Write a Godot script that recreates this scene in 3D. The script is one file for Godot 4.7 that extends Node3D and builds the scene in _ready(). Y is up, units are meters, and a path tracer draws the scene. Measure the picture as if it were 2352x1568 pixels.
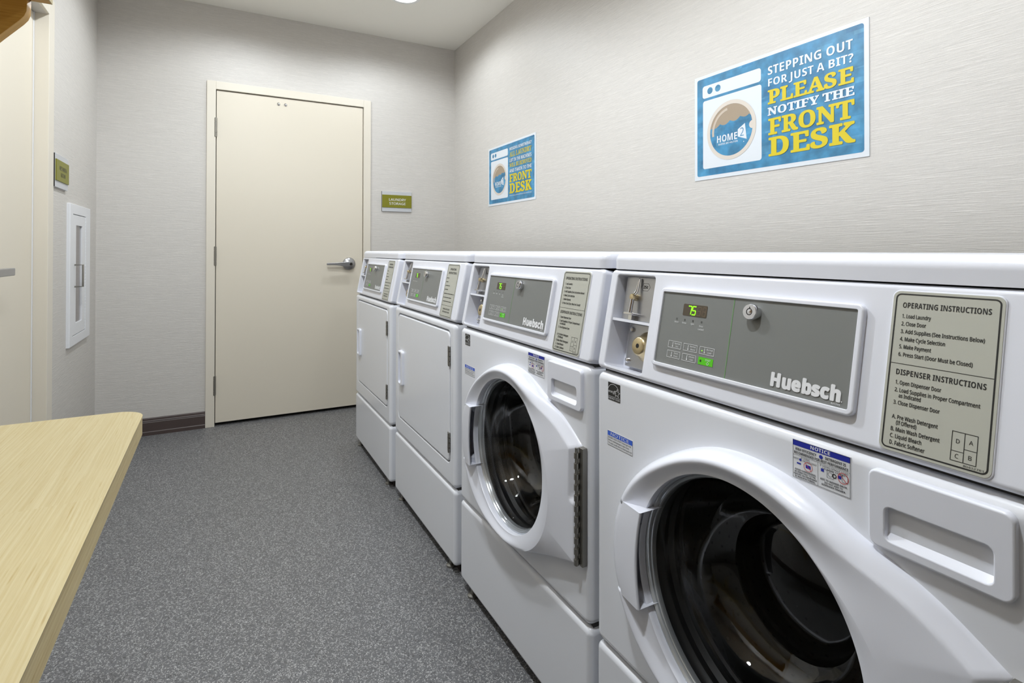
extends Node3D
# A narrow guest laundry: two front-load washers and two dryers along the right wall,
# a storage door at the far end, a folding counter at the left.
# Units are metres, y is up, the row of machines runs along -z.

const XL := -0.6316      # left wall face
const XR := 1.6034       # right wall face
const ZB := -3.9347      # back wall face
const ZF := 1.9          # wall behind the camera
const HC := 2.6612       # ceiling
const XF := 0.71         # front of the machines

var M := {}
var taken := {}

# ------------------------------------------------------------------ meshes
class MB:
	var v := PackedVector3Array()
	var n := PackedVector3Array()
	var uv := PackedVector2Array()
	func tri(a: Vector3, b: Vector3, c: Vector3, na: Vector3, nb: Vector3, nc: Vector3) -> void:
		var g := (b - a).cross(c - a)
		if g.length_squared() < 1e-18:
			return
		if g.dot(na + nb + nc) > 0.0:
			v.append_array([a, c, b]); n.append_array([na, nc, nb])
		else:
			v.append_array([a, b, c]); n.append_array([na, nb, nc])
	func quad(a: Vector3, b: Vector3, c: Vector3, d: Vector3, na: Vector3, nb: Vector3, nc: Vector3, nd: Vector3) -> void:
		tri(a, b, c, na, nb, nc); tri(a, c, d, na, nc, nd)
	func flat_quad(a: Vector3, b: Vector3, c: Vector3, d: Vector3, nn: Vector3) -> void:
		quad(a, b, c, d, nn, nn, nn, nn)
	# stitch two closed loops
	func stitch(A: Array, nA: Array, B: Array, nB: Array) -> void:
		var k := A.size()
		for i in k:
			var j := (i + 1) % k
			quad(A[i], A[j], B[j], B[i], nA[i], nA[j], nB[j], nB[i])
	func fill(poly: PackedVector2Array, z: float, up := 1.0) -> void:
		var ix := Geometry2D.triangulate_polygon(poly)
		var nn := Vector3(0, 0, up)
		for i in range(0, ix.size(), 3):
			var a := poly[ix[i]]; var b := poly[ix[i + 1]]; var c := poly[ix[i + 2]]
			tri(Vector3(a.x, a.y, z), Vector3(b.x, b.y, z), Vector3(c.x, c.y, z), nn, nn, nn)
	func box(lo: Vector3, hi: Vector3) -> void:
		var p := []
		for i in 8:
			p.append(Vector3(hi.x if i & 1 else lo.x, hi.y if i & 2 else lo.y, hi.z if i & 4 else lo.z))
		flat_quad(p[0], p[1], p[3], p[2], Vector3(0, 0, -1)); flat_quad(p[4], p[5], p[7], p[6], Vector3(0, 0, 1))
		flat_quad(p[0], p[1], p[5], p[4], Vector3(0, -1, 0)); flat_quad(p[2], p[3], p[7], p[6], Vector3(0, 1, 0))
		flat_quad(p[0], p[2], p[6], p[4], Vector3(-1, 0, 0)); flat_quad(p[1], p[3], p[7], p[5], Vector3(1, 0, 0))
	func rect(x0: float, y0: float, x1: float, y1: float, z: float) -> void:
		flat_quad(Vector3(x0, y0, z), Vector3(x1, y0, z), Vector3(x1, y1, z), Vector3(x0, y1, z), Vector3(0, 0, 1))
	func frame(x0: float, y0: float, x1: float, y1: float, w: float, z: float) -> void:
		rect(x0, y0, x1, y0 + w, z); rect(x0, y1 - w, x1, y1, z)
		rect(x0, y0 + w, x0 + w, y1 - w, z); rect(x1 - w, y0 + w, x1, y1 - w, z)
	func disc(c: Vector2, r0: float, r1: float, z: float, seg := 32, a0 := 0.0, a1 := TAU) -> void:
		for i in seg:
			var p := a0 + (a1 - a0) * i / seg
			var q := a0 + (a1 - a0) * (i + 1) / seg
			var d := Vector2(cos(p), sin(p)); var e := Vector2(cos(q), sin(q))
			var A := c + d * r0; var B := c + d * r1; var C := c + e * r1; var D := c + e * r0
			flat_quad(Vector3(A.x, A.y, z), Vector3(B.x, B.y, z), Vector3(C.x, C.y, z), Vector3(D.x, D.y, z), Vector3(0, 0, 1))
	func stroke(pts: Array, w: float, z: float) -> void:
		for i in pts.size() - 1:
			var a: Vector2 = pts[i]; var b: Vector2 = pts[i + 1]
			var d := (b - a).normalized() * w * 0.5
			var q := Vector2(-d.y, d.x)
			var A := a - d * 0.6 + q; var B := b + d * 0.6 + q; var C := b + d * 0.6 - q; var D := a - d * 0.6 - q
			flat_quad(Vector3(A.x, A.y, z), Vector3(B.x, B.y, z), Vector3(C.x, C.y, z), Vector3(D.x, D.y, z), Vector3(0, 0, 1))
	# lathe round the z axis through c; prof holds Vector2(radius, z); sgn sets the side the surface faces
	func lathe(prof: Array, seg: int, c: Vector3, sgn := 1.0, a0 := 0.0, a1 := TAU) -> void:
		var k := prof.size()
		var sn := []
		for i in k - 1:
			var t: Vector2 = (prof[i + 1] - prof[i]).normalized()
			sn.append(Vector2(t.y, -t.x) * sgn)
		for i in k - 1:
			var n0: Vector2 = sn[i]; var n1: Vector2 = sn[i]
			if i > 0 and sn[i].dot(sn[i - 1]) > 0.75: n0 = (sn[i] + sn[i - 1]).normalized()
			if i < k - 2 and sn[i].dot(sn[i + 1]) > 0.75: n1 = (sn[i] + sn[i + 1]).normalized()
			var p0: Vector2 = prof[i]; var p1: Vector2 = prof[i + 1]
			for j in seg:
				var a := a0 + (a1 - a0) * j / seg
				var b := a0 + (a1 - a0) * (j + 1) / seg
				var da := Vector2(cos(a), sin(a)); var db := Vector2(cos(b), sin(b))
				quad(c + Vector3(da.x * p0.x, da.y * p0.x, p0.y), c + Vector3(db.x * p0.x, db.y * p0.x, p0.y),
					c + Vector3(db.x * p1.x, db.y * p1.x, p1.y), c + Vector3(da.x * p1.x, da.y * p1.x, p1.y),
					Vector3(da.x * n0.x, da.y * n0.x, n0.y), Vector3(db.x * n0.x, db.y * n0.x, n0.y),
					Vector3(db.x * n1.x, db.y * n1.x, n1.y), Vector3(da.x * n1.x, da.y * n1.x, n1.y))
	func tube(path: Array, r: float, seg := 10) -> void:
		var prev := []; var pn := []
		var k := path.size()
		for i in k:
			var t: Vector3 = (path[mini(i + 1, k - 1)] - path[maxi(i - 1, 0)]).normalized()
			var up := Vector3(0.31, 0.2, 0.93) if absf(t.z) < 0.8 else Vector3(0.9, 0.3, 0.1)
			var a := t.cross(up).normalized(); var b := t.cross(a)
			var L := []; var N := []
			for j in seg:
				var w := TAU * j / seg
				var d := a * cos(w) + b * sin(w)
				L.append(path[i] + d * r); N.append(d)
			if i > 0: stitch(prev, pn, L, N)
			if i == 0 or i == k - 1:
				var nn := -t if i == 0 else t
				for j in seg: tri(path[i], L[j], L[(j + 1) % seg], nn, nn, nn)
			prev = L; pn = N
	func add(mesh_arrays: Array, xf: Transform3D) -> void:
		var vv: PackedVector3Array = mesh_arrays[Mesh.ARRAY_VERTEX]
		var ii = mesh_arrays[Mesh.ARRAY_INDEX]
		var idx := PackedInt32Array()
		if ii != null: idx = ii
		if idx.size() == 0:
			for i in vv.size(): idx.append(i)
		var nn := Vector3(0, 0, 1)
		for i in range(0, idx.size(), 3):
			tri(xf * vv[idx[i]], xf * vv[idx[i + 1]], xf * vv[idx[i + 2]], nn, nn, nn)
	func commit(mat: Material, uvmode := 0, uvs := 1.0, uvo := Vector2.ZERO) -> ArrayMesh:
		var am := ArrayMesh.new()
		if v.size() == 0: return am
		var arr := []
		arr.resize(Mesh.ARRAY_MAX)
		arr[Mesh.ARRAY_VERTEX] = v; arr[Mesh.ARRAY_NORMAL] = n
		var t := PackedVector2Array()
		t.resize(v.size())
		for i in v.size():
			var p := v[i]; var q := n[i]
			var w: Vector2
			if uvmode == 1:       # grain along y, plate facing z
				if absf(q.z) > 0.6: w = Vector2(p.y, p.x)
				elif absf(q.x) > absf(q.y): w = Vector2(p.y, p.z + 0.31)
				else: w = Vector2(p.x, p.z + 0.47)
			elif uvmode == 2:     # grain along x, plate facing z
				if absf(q.z) > 0.6: w = Vector2(p.x, p.y)
				elif absf(q.y) > absf(q.x): w = Vector2(p.x, p.z + 0.31)
				else: w = Vector2(p.y, p.z + 0.47)
			elif uvmode == 3:     # floor: x, z
				w = Vector2(p.x, p.z)
			else:                 # upright wall: along, up
				if absf(q.x) > 0.6: w = Vector2(p.z, -p.y)
				elif absf(q.z) > 0.6: w = Vector2(p.x, -p.y)
				else: w = Vector2(p.x, p.z)
			t[i] = w * uvs + uvo
		arr[Mesh.ARRAY_TEX_UV] = t
		am.add_surface_from_arrays(Mesh.PRIMITIVE_TRIANGLES, arr)
		am.surface_set_material(0, mat)
		return am

# closed outlines: [points, outward normals], counter-clockwise
func rrect(x0: float, y0: float, x1: float, y1: float, r: float, seg := 5) -> Array:
	var P := []; var N := []
	var cs := [Vector2(x1 - r, y0 + r), Vector2(x1 - r, y1 - r), Vector2(x0 + r, y1 - r), Vector2(x0 + r, y0 + r)]
	for k in 4:
		for i in seg + 1:
			var a := -PI / 2 + k * PI / 2 + PI / 2 * i / seg
			var d := Vector2(cos(a), sin(a))
			P.append(cs[k] + d * r); N.append(d)
	return [P, N]
func circle(c: Vector2, r: float, seg := 96) -> Array:
	var P := []; var N := []
	for i in seg:
		var d := Vector2(cos(TAU * i / seg), sin(TAU * i / seg))
		P.append(c + d * r); N.append(d)
	return [P, N]
func polyline(pts: Array) -> Array:      # smooth normals from the neighbours
	var N := []
	var k := pts.size()
	for i in k:
		var t: Vector2 = (pts[(i + 1) % k] - pts[(i + k - 1) % k]).normalized()
		N.append(Vector2(t.y, -t.x))
	return [pts, N]
func cast(o: Array, c: Vector2, a: float) -> Array:
	var d := Vector2(cos(a), sin(a))
	var P: Array = o[0]; var N: Array = o[1]
	var k := P.size()
	var best := 1e9
	var res := [c, d]
	for i in k:
		var p: Vector2 = P[i] - c; var q: Vector2 = P[(i + 1) % k] - c
		var ca := d.cross(p); var cb := d.cross(q)
		if (ca > 0) == (cb > 0) and absf(ca) > 1e-9: continue
		var f := ca / (ca - cb) if absf(ca - cb) > 1e-12 else 0.0
		if f < -1e-6 or f > 1.000001: continue
		var h := p.lerp(q, f)
		if h.dot(d) > 0 and h.length() < best:
			best = h.length()
			res = [c + h, (N[i] as Vector2).lerp(N[(i + 1) % k], f).normalized()]
	return res
# a plate: outline extruded z0..z1 with a rounded front edge, optionally with a recess or hole
func plate(mb: MB, o: Array, z0: float, z1: float, r: float, seg := 4, hole := [], hdepth := 0.0, hr := 0.0, hcap := false, back := false) -> void:
	var P: Array = o[0]; var N: Array = o[1]
	var H := []; var HN := []
	if hole.size() > 0:
		var c := Vector2.ZERO
		for p in hole[0]: c += p
		c /= hole[0].size()
		var an := []
		for p in P: an.append(wrapf((p - c).angle(), 0, TAU))
		for p in hole[0]: an.append(wrapf((p - c).angle(), 0, TAU))
		an.sort()
		var keep := []
		for a in an:
			if keep.size() == 0 or a - keep[-1] > 1e-4: keep.append(a)
		var P2 := []; var N2 := []
		for a in keep:
			var e := cast(o, c, a); P2.append(e[0]); N2.append(e[1])
			var h := cast(hole, c, a); H.append(h[0]); HN.append(h[1])
		P = P2; N = N2
	var k := P.size()
	var A := []; var nA := []
	for i in k:
		A.append(Vector3(P[i].x, P[i].y, z0)); nA.append(Vector3(N[i].x, N[i].y, 0))
	var inset := PackedVector2Array()
	for s in seg + 1:
		var a := PI / 2 * s / seg
		var B := []; var nB := []
		for i in k:
			var q: Vector2 = P[i] - N[i] * r * (1.0 - cos(a))
			B.append(Vector3(q.x, q.y, z1 - r + r * sin(a))); nB.append(Vector3(N[i].x * cos(a), N[i].y * cos(a), sin(a)))
			if s == seg: inset.append(q)
		mb.stitch(A, nA, B, nB)
		A = B; nA = nB
	if back:
		var bp := PackedVector2Array()
		for i in k: bp.append(P[i])
		mb.fill(bp, z0, -1.0)
	if H.size() == 0:
		mb.fill(inset, z1)
		return
	var zz := []
	for i in k: zz.append(Vector3(0, 0, 1))
	var C := []; var nC := []
	for i in k:
		var q: Vector2 = H[i] + HN[i] * hr
		C.append(Vector3(q.x, q.y, z1)); nC.append(Vector3(0, 0, 1))
	mb.stitch(A, zz, C, nC)
	if hr > 0.0:
		for s in range(1, 4):
			var a := PI / 2 * s / 3
			var D := []; var nD := []
			for i in k:
				var q: Vector2 = H[i] + HN[i] * hr * (1.0 - sin(a))
				D.append(Vector3(q.x, q.y, z1 - hr * (1.0 - cos(a)))); nD.append(Vector3(-HN[i].x * sin(a), -HN[i].y * sin(a), cos(a)))
			mb.stitch(C, nC, D, nD)
			C = D; nC = nD
	var E := []; var nE := []; var hp := PackedVector2Array()
	for i in k:
		nE.append(Vector3(-HN[i].x, -HN[i].y, 0)); E.append(Vector3(H[i].x, H[i].y, z1 - hdepth)); hp.append(H[i])
	var C2 := []
	for i in k: C2.append(Vector3(H[i].x, H[i].y, z1 - hr))
	mb.stitch(C2, nE, E, nE)
	if hcap: mb.fill(hp, z1 - hdepth)

# ------------------------------------------------------------------ lettering
var fonts := {}
func font(kind: String) -> Font:
	if fonts.has(kind): return fonts[kind]
	var f := SystemFont.new()
	f.font_names = PackedStringArray(["Droid Serif" if kind.begins_with("serif") else "Droid Sans"])
	if kind.contains("bold") or kind.contains("heavy"): f.font_weight = 700
	if kind.contains("italic"): f.font_italic = true
	var g: Font = f
	fonts[kind] = g
	return g
var capm := {}
func text_arrays(s: String, kind: String) -> Array:
	var t := TextMesh.new()
	t.font = font(kind); t.font_size = 48; t.pixel_size = 0.001; t.depth = 0.0; t.curve_step = 1.5
	t.horizontal_alignment = HORIZONTAL_ALIGNMENT_LEFT; t.text = s
	return t.get_mesh_arrays()
func bounds(arr: Array) -> Rect2:
	var vv: PackedVector3Array = arr[Mesh.ARRAY_VERTEX]
	var lo := Vector2(1e9, 1e9); var hi := Vector2(-1e9, -1e9)
	for p in vv:
		lo = lo.min(Vector2(p.x, p.y)); hi = hi.max(Vector2(p.x, p.y))
	return Rect2(lo, hi - lo)
# a line from x on a baseline with a given capital height; w > 0 fits the width, align 0 left 1 centre 2 right
func write(mb: MB, s: String, kind: String, x: float, base: float, cap: float, z: float, w := 0.0, align := 0, shear := 0.0) -> void:
	if not capm.has(kind): capm[kind] = bounds(text_arrays("H", kind))
	var ch: Rect2 = capm[kind]
	var arr := text_arrays(s, kind)
	if arr[Mesh.ARRAY_VERTEX] == null: return
	var b := bounds(arr)
	var sy := cap / ch.size.y
	var sx := sy if w <= 0.0 else w / b.size.x
	var ww := b.size.x * sx
	var ox := x - ww * 0.5 * align
	var xf := Transform3D(Basis(Vector3(sx, 0, 0), Vector3(sy * shear, sy, 0), Vector3(0, 0, 1)), Vector3(ox - b.position.x * sx, base - ch.position.y * sy, z))
	if kind.contains("heavy"):      # a heavier cut: the outline thickened all round
		var e := cap * (0.060 if kind.contains("black") else 0.034)
		for k in 9:
			var d := Vector2.ZERO if k == 8 else Vector2(cos(TAU * k / 8), sin(TAU * k / 8)) * e
			mb.add(arr, Transform3D(xf.basis, xf.origin + Vector3(d.x, d.y, k * 0.00004)))
	elif kind.contains("medium"):   # a slightly firmer cut for small print
		for k in 4:
			var d := Vector2(cos(TAU * k / 4 + 0.78), sin(TAU * k / 4 + 0.78)) * cap * 0.026
			mb.add(arr, Transform3D(xf.basis, xf.origin + Vector3(d.x, d.y, k * 0.00002)))
	else:
		mb.add(arr, xf)

# ------------------------------------------------------------------ nodes
func numbered(s: String) -> String:
	if not taken.has(s):
		taken[s] = 0
		return s
	taken[s] += 1
	return "%s_%03d" % [s, taken[s]]
func thing(called: String, label: String, category: String, at: Vector3, turn := 0.0, group := "") -> Node3D:
	var o := Node3D.new()
	o.name = numbered(called); add_child(o)
	o.position = at; o.rotation.y = turn
	o.set_meta("label", label); o.set_meta("category", category)
	if group != "": o.set_meta("group", group)
	return o
func part(called: String, mesh: Mesh, parent: Node, at := Vector3.ZERO, rot := Vector3.ZERO) -> MeshInstance3D:
	var o := MeshInstance3D.new()
	o.name = called; o.mesh = mesh
	parent.add_child(o, true)
	o.position = at; o.rotation = rot
	return o
func struct(called: String, mesh: Mesh, at := Vector3.ZERO, rot := Vector3.ZERO) -> MeshInstance3D:
	var o := part(called, mesh, self, at, rot)
	o.set_meta("kind", "structure")
	return o
func struct_node(called: String, at: Vector3, turn := 0.0) -> Node3D:
	var o := Node3D.new()
	o.name = called; add_child(o)
	o.position = at; o.rotation.y = turn
	o.set_meta("kind", "structure")
	return o

# ------------------------------------------------------------------ materials
func mat(c: Color, rough := 0.5, metal := 0.0, spec := 0.5) -> StandardMaterial3D:
	var m := StandardMaterial3D.new()
	m.albedo_color = c; m.roughness = rough; m.metallic = metal; m.metallic_specular = spec
	return m
func rgb(r: int, g: int, b: int) -> Color:
	return Color(r / 255.0, g / 255.0, b / 255.0)

func wallpaper_images() -> Array:
	var W := 2048; var H := 1024
	var hgt := PackedFloat32Array(); hgt.resize(W * H); hgt.fill(0.0)
	var rng := RandomNumberGenerator.new(); rng.seed = 11
	for k in 21000:
		var x := rng.randi_range(0, W - 1); var y := rng.randf_range(0, H)
		var len := int(rng.randf_range(14, 120) * (0.5 + rng.randf()))
		var amp := rng.randf_range(-0.8, 1.0) * 0.5
		var drift := rng.randf_range(-0.025, 0.025)
		var th := 2 if rng.randf() < 0.72 else 3
		for i in len:
			var e := sin(PI * (i + 0.5) / len)
			var yy := int(y + drift * i)
			var xx := (x + i) % W
			for t in th:
				var p := posmod(yy + t, H) * W + xx
				hgt[p] += amp * minf(1.0, e * 2.0)
	var fine := PackedFloat32Array(); fine.resize(W * H)
	for i in W * H: fine[i] = rng.randf() - 0.5
	var hb := PackedByteArray(); hb.resize(W * H * 3)
	var cb := PackedByteArray(); cb.resize(W * H * 3)
	for i in W * H:
		var h := clampf(0.5 + hgt[i] * 0.22 + fine[i] * 0.06, 0, 1)
		var v := int(h * 255.0)
		hb[i * 3] = v; hb[i * 3 + 1] = v; hb[i * 3 + 2] = v
		var c := clampf(1.0 + hgt[i] * 0.045 + fine[i] * 0.05, 0.0, 1.12)
		cb[i * 3] = clampi(int(204.0 * c), 0, 255); cb[i * 3 + 1] = clampi(int(200.0 * c), 0, 255); cb[i * 3 + 2] = clampi(int(194.5 * c), 0, 255)
	var ci := Image.create_from_data(W, H, false, Image.FORMAT_RGB8, cb)
	var hi := Image.create_from_data(W, H, false, Image.FORMAT_RGB8, hb)
	hi.bump_map_to_normal_map(2.2)
	ci.generate_mipmaps(); hi.generate_mipmaps()
	return [ImageTexture.create_from_image(ci), ImageTexture.create_from_image(hi)]
func floor_image() -> ImageTexture:
	var W := 2048
	var b := PackedByteArray(); b.resize(W * W * 3)
	var rng := RandomNumberGenerator.new(); rng.seed = 5
	for i in W * W:
		var v := 88 + (rng.randi() % 15)
		b[i * 3] = v; b[i * 3 + 1] = v; b[i * 3 + 2] = v + 2
	for k in 62000:
		var p := Vector2(rng.randf() * W, rng.randf() * W)
		var a := rng.randf() * TAU
		var bend := rng.randf_range(-0.22, 0.22)
		var len := rng.randi_range(4, 10)
		var q := rng.randf()
		var v := 158 + rng.randi_range(-22, 26) if q < 0.62 else (128 + rng.randi_range(-12, 14) if q < 0.85 else 58 + rng.randi_range(-8, 8))
		for i in len:
			p += Vector2(cos(a), sin(a)); a += bend
			for dy in 3:
				for dx in 3:
					if (dx == 0 or dx == 2) and (dy == 0 or dy == 2): continue
					var o := (posmod(int(p.y) + dy - 1, W) * W + posmod(int(p.x) + dx - 1, W)) * 3
					b[o] = v; b[o + 1] = v; b[o + 2] = v - 1
	var im := Image.create_from_data(W, W, false, Image.FORMAT_RGB8, b)
	im.generate_mipmaps()
	return ImageTexture.create_from_image(im)
func wood_image(W: int, H: int, light: Color, dark: Color) -> ImageTexture:
	var b := PackedByteArray(); b.resize(W * H * 3)
	var n1 := FastNoiseLite.new(); n1.seed = 3; n1.frequency = 1.0
	var n2 := FastNoiseLite.new(); n2.seed = 8; n2.frequency = 1.0
	var kx := 1024.0 / W; var ky := 1024.0 / H
	for y in H:
		for x in W:
			var gx := x * kx; var gy := y * ky
			var w := n2.get_noise_2d(gx * 0.0022, gy * 0.006) * 9.0
			var a := n1.get_noise_2d(gx * 0.0035, (gy + w) * 0.14)
			var g := n1.get_noise_2d(gx * 0.011 + 77.0, (gy + w) * 0.6)
			var s := n2.get_noise_2d(gx * 0.010 + 31.0, gy * 0.11)
			var f := 0.38 + a * 0.55 + g * 0.30
			if s > 0.42: f += (s - 0.42) * 3.0
			var c := light.lerp(dark, clampf(f, 0, 1.25))
			var o := (y * W + x) * 3
			b[o] = clampi(int(c.r * 255), 0, 255); b[o + 1] = clampi(int(c.g * 255), 0, 255); b[o + 2] = clampi(int(c.b * 255), 0, 255)
	var im := Image.create_from_data(W, H, false, Image.FORMAT_RGB8, b)
	im.generate_mipmaps()
	return ImageTexture.create_from_image(im)
func print_image() -> ImageTexture:      # the mottled blue printed ground of the posters
	var W := 512; var H := 320
	var im := Image.create(W, H, false, Image.FORMAT_RGB8)
	var base := rgb(62, 128, 166)
	im.fill(base)
	var rng := RandomNumberGenerator.new(); rng.seed = 21
	for k in 90:
		var w := rng.randi_range(20, 90); var h := rng.randi_range(12, 34)
		var c := base.lerp(rgb(26, 92, 140), rng.randf_range(0.0, 0.45)) if rng.randf() < 0.6 else base.lerp(rgb(130, 190, 220), rng.randf_range(0.0, 0.3))
		im.fill_rect(Rect2i(rng.randi_range(-10, W), rng.randi_range(-6, H), w, h), c)
	var nz := FastNoiseLite.new(); nz.seed = 4; nz.frequency = 0.02
	for y in H:
		for x in W:
			var c := im.get_pixel(x, y).lerp(base, 0.15)
			var v := 1.0 + nz.get_noise_2d(x, y) * 0.22
			im.set_pixel(x, y, Color(c.r * v, c.g * v, c.b * v))
	return ImageTexture.create_from_image(im)

func make_materials() -> void:
	var wp := wallpaper_images()
	var w := mat(Color(1, 1, 1), 0.5)
	w.albedo_texture = wp[0]
	w.normal_enabled = true; w.normal_texture = wp[1]; w.normal_scale = 0.9
	w.uv1_scale = Vector3(1.0 / 1.5, 1.0 / 0.75, 1)
	M.wall = w
	var f := mat(Color(1, 1, 1), 0.42)
	f.albedo_texture = floor_image(); f.uv1_scale = Vector3(1.0 / 1.15, 1.0 / 1.15, 1)
	M.floor = f
	M.ceiling = mat(rgb(243, 240, 231), 0.9)
	M.cream = mat(rgb(218, 210, 194), 0.42)
	M.cream_frame = mat(rgb(219, 212, 198), 0.4)
	M.vinyl = mat(rgb(74, 62, 59), 0.42)
	M.steel = mat(rgb(176, 176, 178), 0.3, 0.9)
	M.hinge = mat(rgb(150, 147, 140), 0.35, 0.9)
	M.chrome = mat(rgb(214, 214, 216), 0.12, 1.0)
	M.brass = mat(rgb(205, 188, 150), 0.28, 0.9)
	M.enamel = mat(rgb(234, 236, 242), 0.2)
	M.plastic = mat(rgb(232, 234, 243), 0.26)
	M.dark = mat(rgb(26, 25, 25), 0.7)
	M.gap = mat(rgb(64, 63, 62), 0.7)
	M.base = mat(rgb(52, 44, 42), 0.6)
	M.panel = mat(rgb(126, 128, 126), 0.38)
	M.tag = mat(rgb(186, 186, 175), 0.5)
	M.ink = mat(rgb(34, 33, 31), 0.6)
	M.white_ink = mat(rgb(232, 233, 235), 0.6)
	M.green = mat(rgb(88, 200, 20), 0.45)
	M.line_green = mat(rgb(110, 165, 95), 0.5)
	M.paper = mat(rgb(222, 223, 226), 0.5)
	M.notice_blue = mat(rgb(62, 104, 214), 0.5)
	M.notice_dark = mat(rgb(28, 42, 160), 0.5)
	M.red = mat(rgb(200, 52, 48), 0.5)
	M.energy = mat(rgb(38, 38, 34), 0.5)
	M.lcd = mat(rgb(82, 72, 58), 0.2)
	M.lcd_off = mat(rgb(120, 100, 78), 0.4)
	var g := mat(rgb(150, 255, 30), 0.5)
	g.emission_enabled = true; g.emission = rgb(140, 255, 20); g.emission_energy_multiplier = 0.9
	M.led = g
	M.rubber = mat(rgb(30, 30, 30), 0.5)
	M.drum = mat(rgb(172, 160, 144), 0.5, 0.3)
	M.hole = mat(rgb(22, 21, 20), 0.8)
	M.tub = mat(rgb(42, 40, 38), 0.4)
	var gl := mat(Color(0.06, 0.06, 0.06, 0.14), 0.015, 0.0, 0.5)
	gl.transparency = BaseMaterial3D.TRANSPARENCY_ALPHA
	M.bowl = gl
	var gp := mat(Color(0.45, 0.42, 0.42, 0.35), 0.03)
	gp.transparency = BaseMaterial3D.TRANSPARENCY_ALPHA
	M.pane = gp
	M.rim = mat(rgb(196, 200, 204), 0.14, 0.55)
	var wd := mat(Color(1, 1, 1), 0.4)
	wd.albedo_texture = wood_image(1024, 1024, Color(0.750, 0.700, 0.548), Color(0.672, 0.596, 0.410)); wd.uv1_scale = Vector3(1.0 / 1.5, 1.0 / 0.62, 1)
	M.wood = wd
	var we := mat(Color(1, 1, 1), 0.45)
	we.albedo_texture = wood_image(512, 512, Color(0.90, 0.83, 0.64), Color(0.80, 0.70, 0.47)); we.uv1_scale = Vector3(1.0 / 1.5, 1.0 / 0.62, 1)
	M.wood_edge = we
	var wb := mat(Color(0.92, 0.78, 0.52), 0.45)
	wb.albedo_texture = we.albedo_texture; wb.uv1_scale = Vector3(1.0 / 1.1, 1.0 / 0.5, 1)
	M.wood_board = wb
	M.sign_metal = mat(rgb(202, 204, 208), 0.35, 0.3)
	M.olive = mat(rgb(122, 120, 14), 0.45)
	M.sign_edge = mat(rgb(52, 50, 48), 0.5)
	M.sheet = mat(rgb(214, 219, 224), 0.4)
	var pr := mat(Color(1, 1, 1), 0.4)
	pr.albedo_texture = print_image(); pr.uv1_scale = Vector3(1.0 / 0.64, 1.0 / 0.40, 1)
	M.print = pr
	M.yellow = mat(rgb(208, 188, 26), 0.45)
	M.taupe = mat(rgb(208, 199, 188), 0.45)
	M.taupe_dark = mat(rgb(158, 141, 120), 0.45)
	M.taupe_lens = mat(rgb(190, 176, 160), 0.45)
	M.cab_white = mat(rgb(226, 227, 230), 0.35)
	M.light_trim = mat(rgb(235, 235, 232), 0.5)
	var le := mat(rgb(255, 255, 255), 0.5)
	le.emission_enabled = true; le.emission = rgb(250, 252, 255); le.emission_energy_multiplier = 6.0
	M.lens = le

# ------------------------------------------------------------------ machines
const TILT := -0.19740      # the control consoles lean back about 11 degrees
const MW := 0.72

func simple_plate(o: Array, z0: float, z1: float, r: float, m: Material, seg := 4) -> ArrayMesh:
	var mb := MB.new(); plate(mb, o, z0, z1, r, seg); return mb.commit(m)

func seven(mb: MB, ch: String, x: float, y: float, w: float, h: float, z: float, on := true) -> void:
	var seg := {"7": "abc", "5": "afgcd", "8": "abcdefg"}
	var t := h * 0.085
	var sh := 0.10
	var P := {"tl": Vector2(0, h), "tr": Vector2(w, h), "ml": Vector2(0, h / 2), "mr": Vector2(w, h / 2), "bl": Vector2(0, 0), "br": Vector2(w, 0)}
	var E := {"a": ["tl", "tr"], "b": ["tr", "mr"], "c": ["mr", "br"], "d": ["bl", "br"], "e": ["ml", "bl"], "f": ["tl", "ml"], "g": ["ml", "mr"]}
	for s in seg[ch]:
		var a: Vector2 = P[E[s][0]]; var b: Vector2 = P[E[s][1]]
		var d := (b - a).normalized() * t * 0.5
		a += d; b -= d
		mb.stroke([Vector2(x + a.x + a.y * sh, y + a.y), Vector2(x + b.x + b.y * sh, y + b.y)], t * (1.5 if on else 0.7), z)

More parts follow.
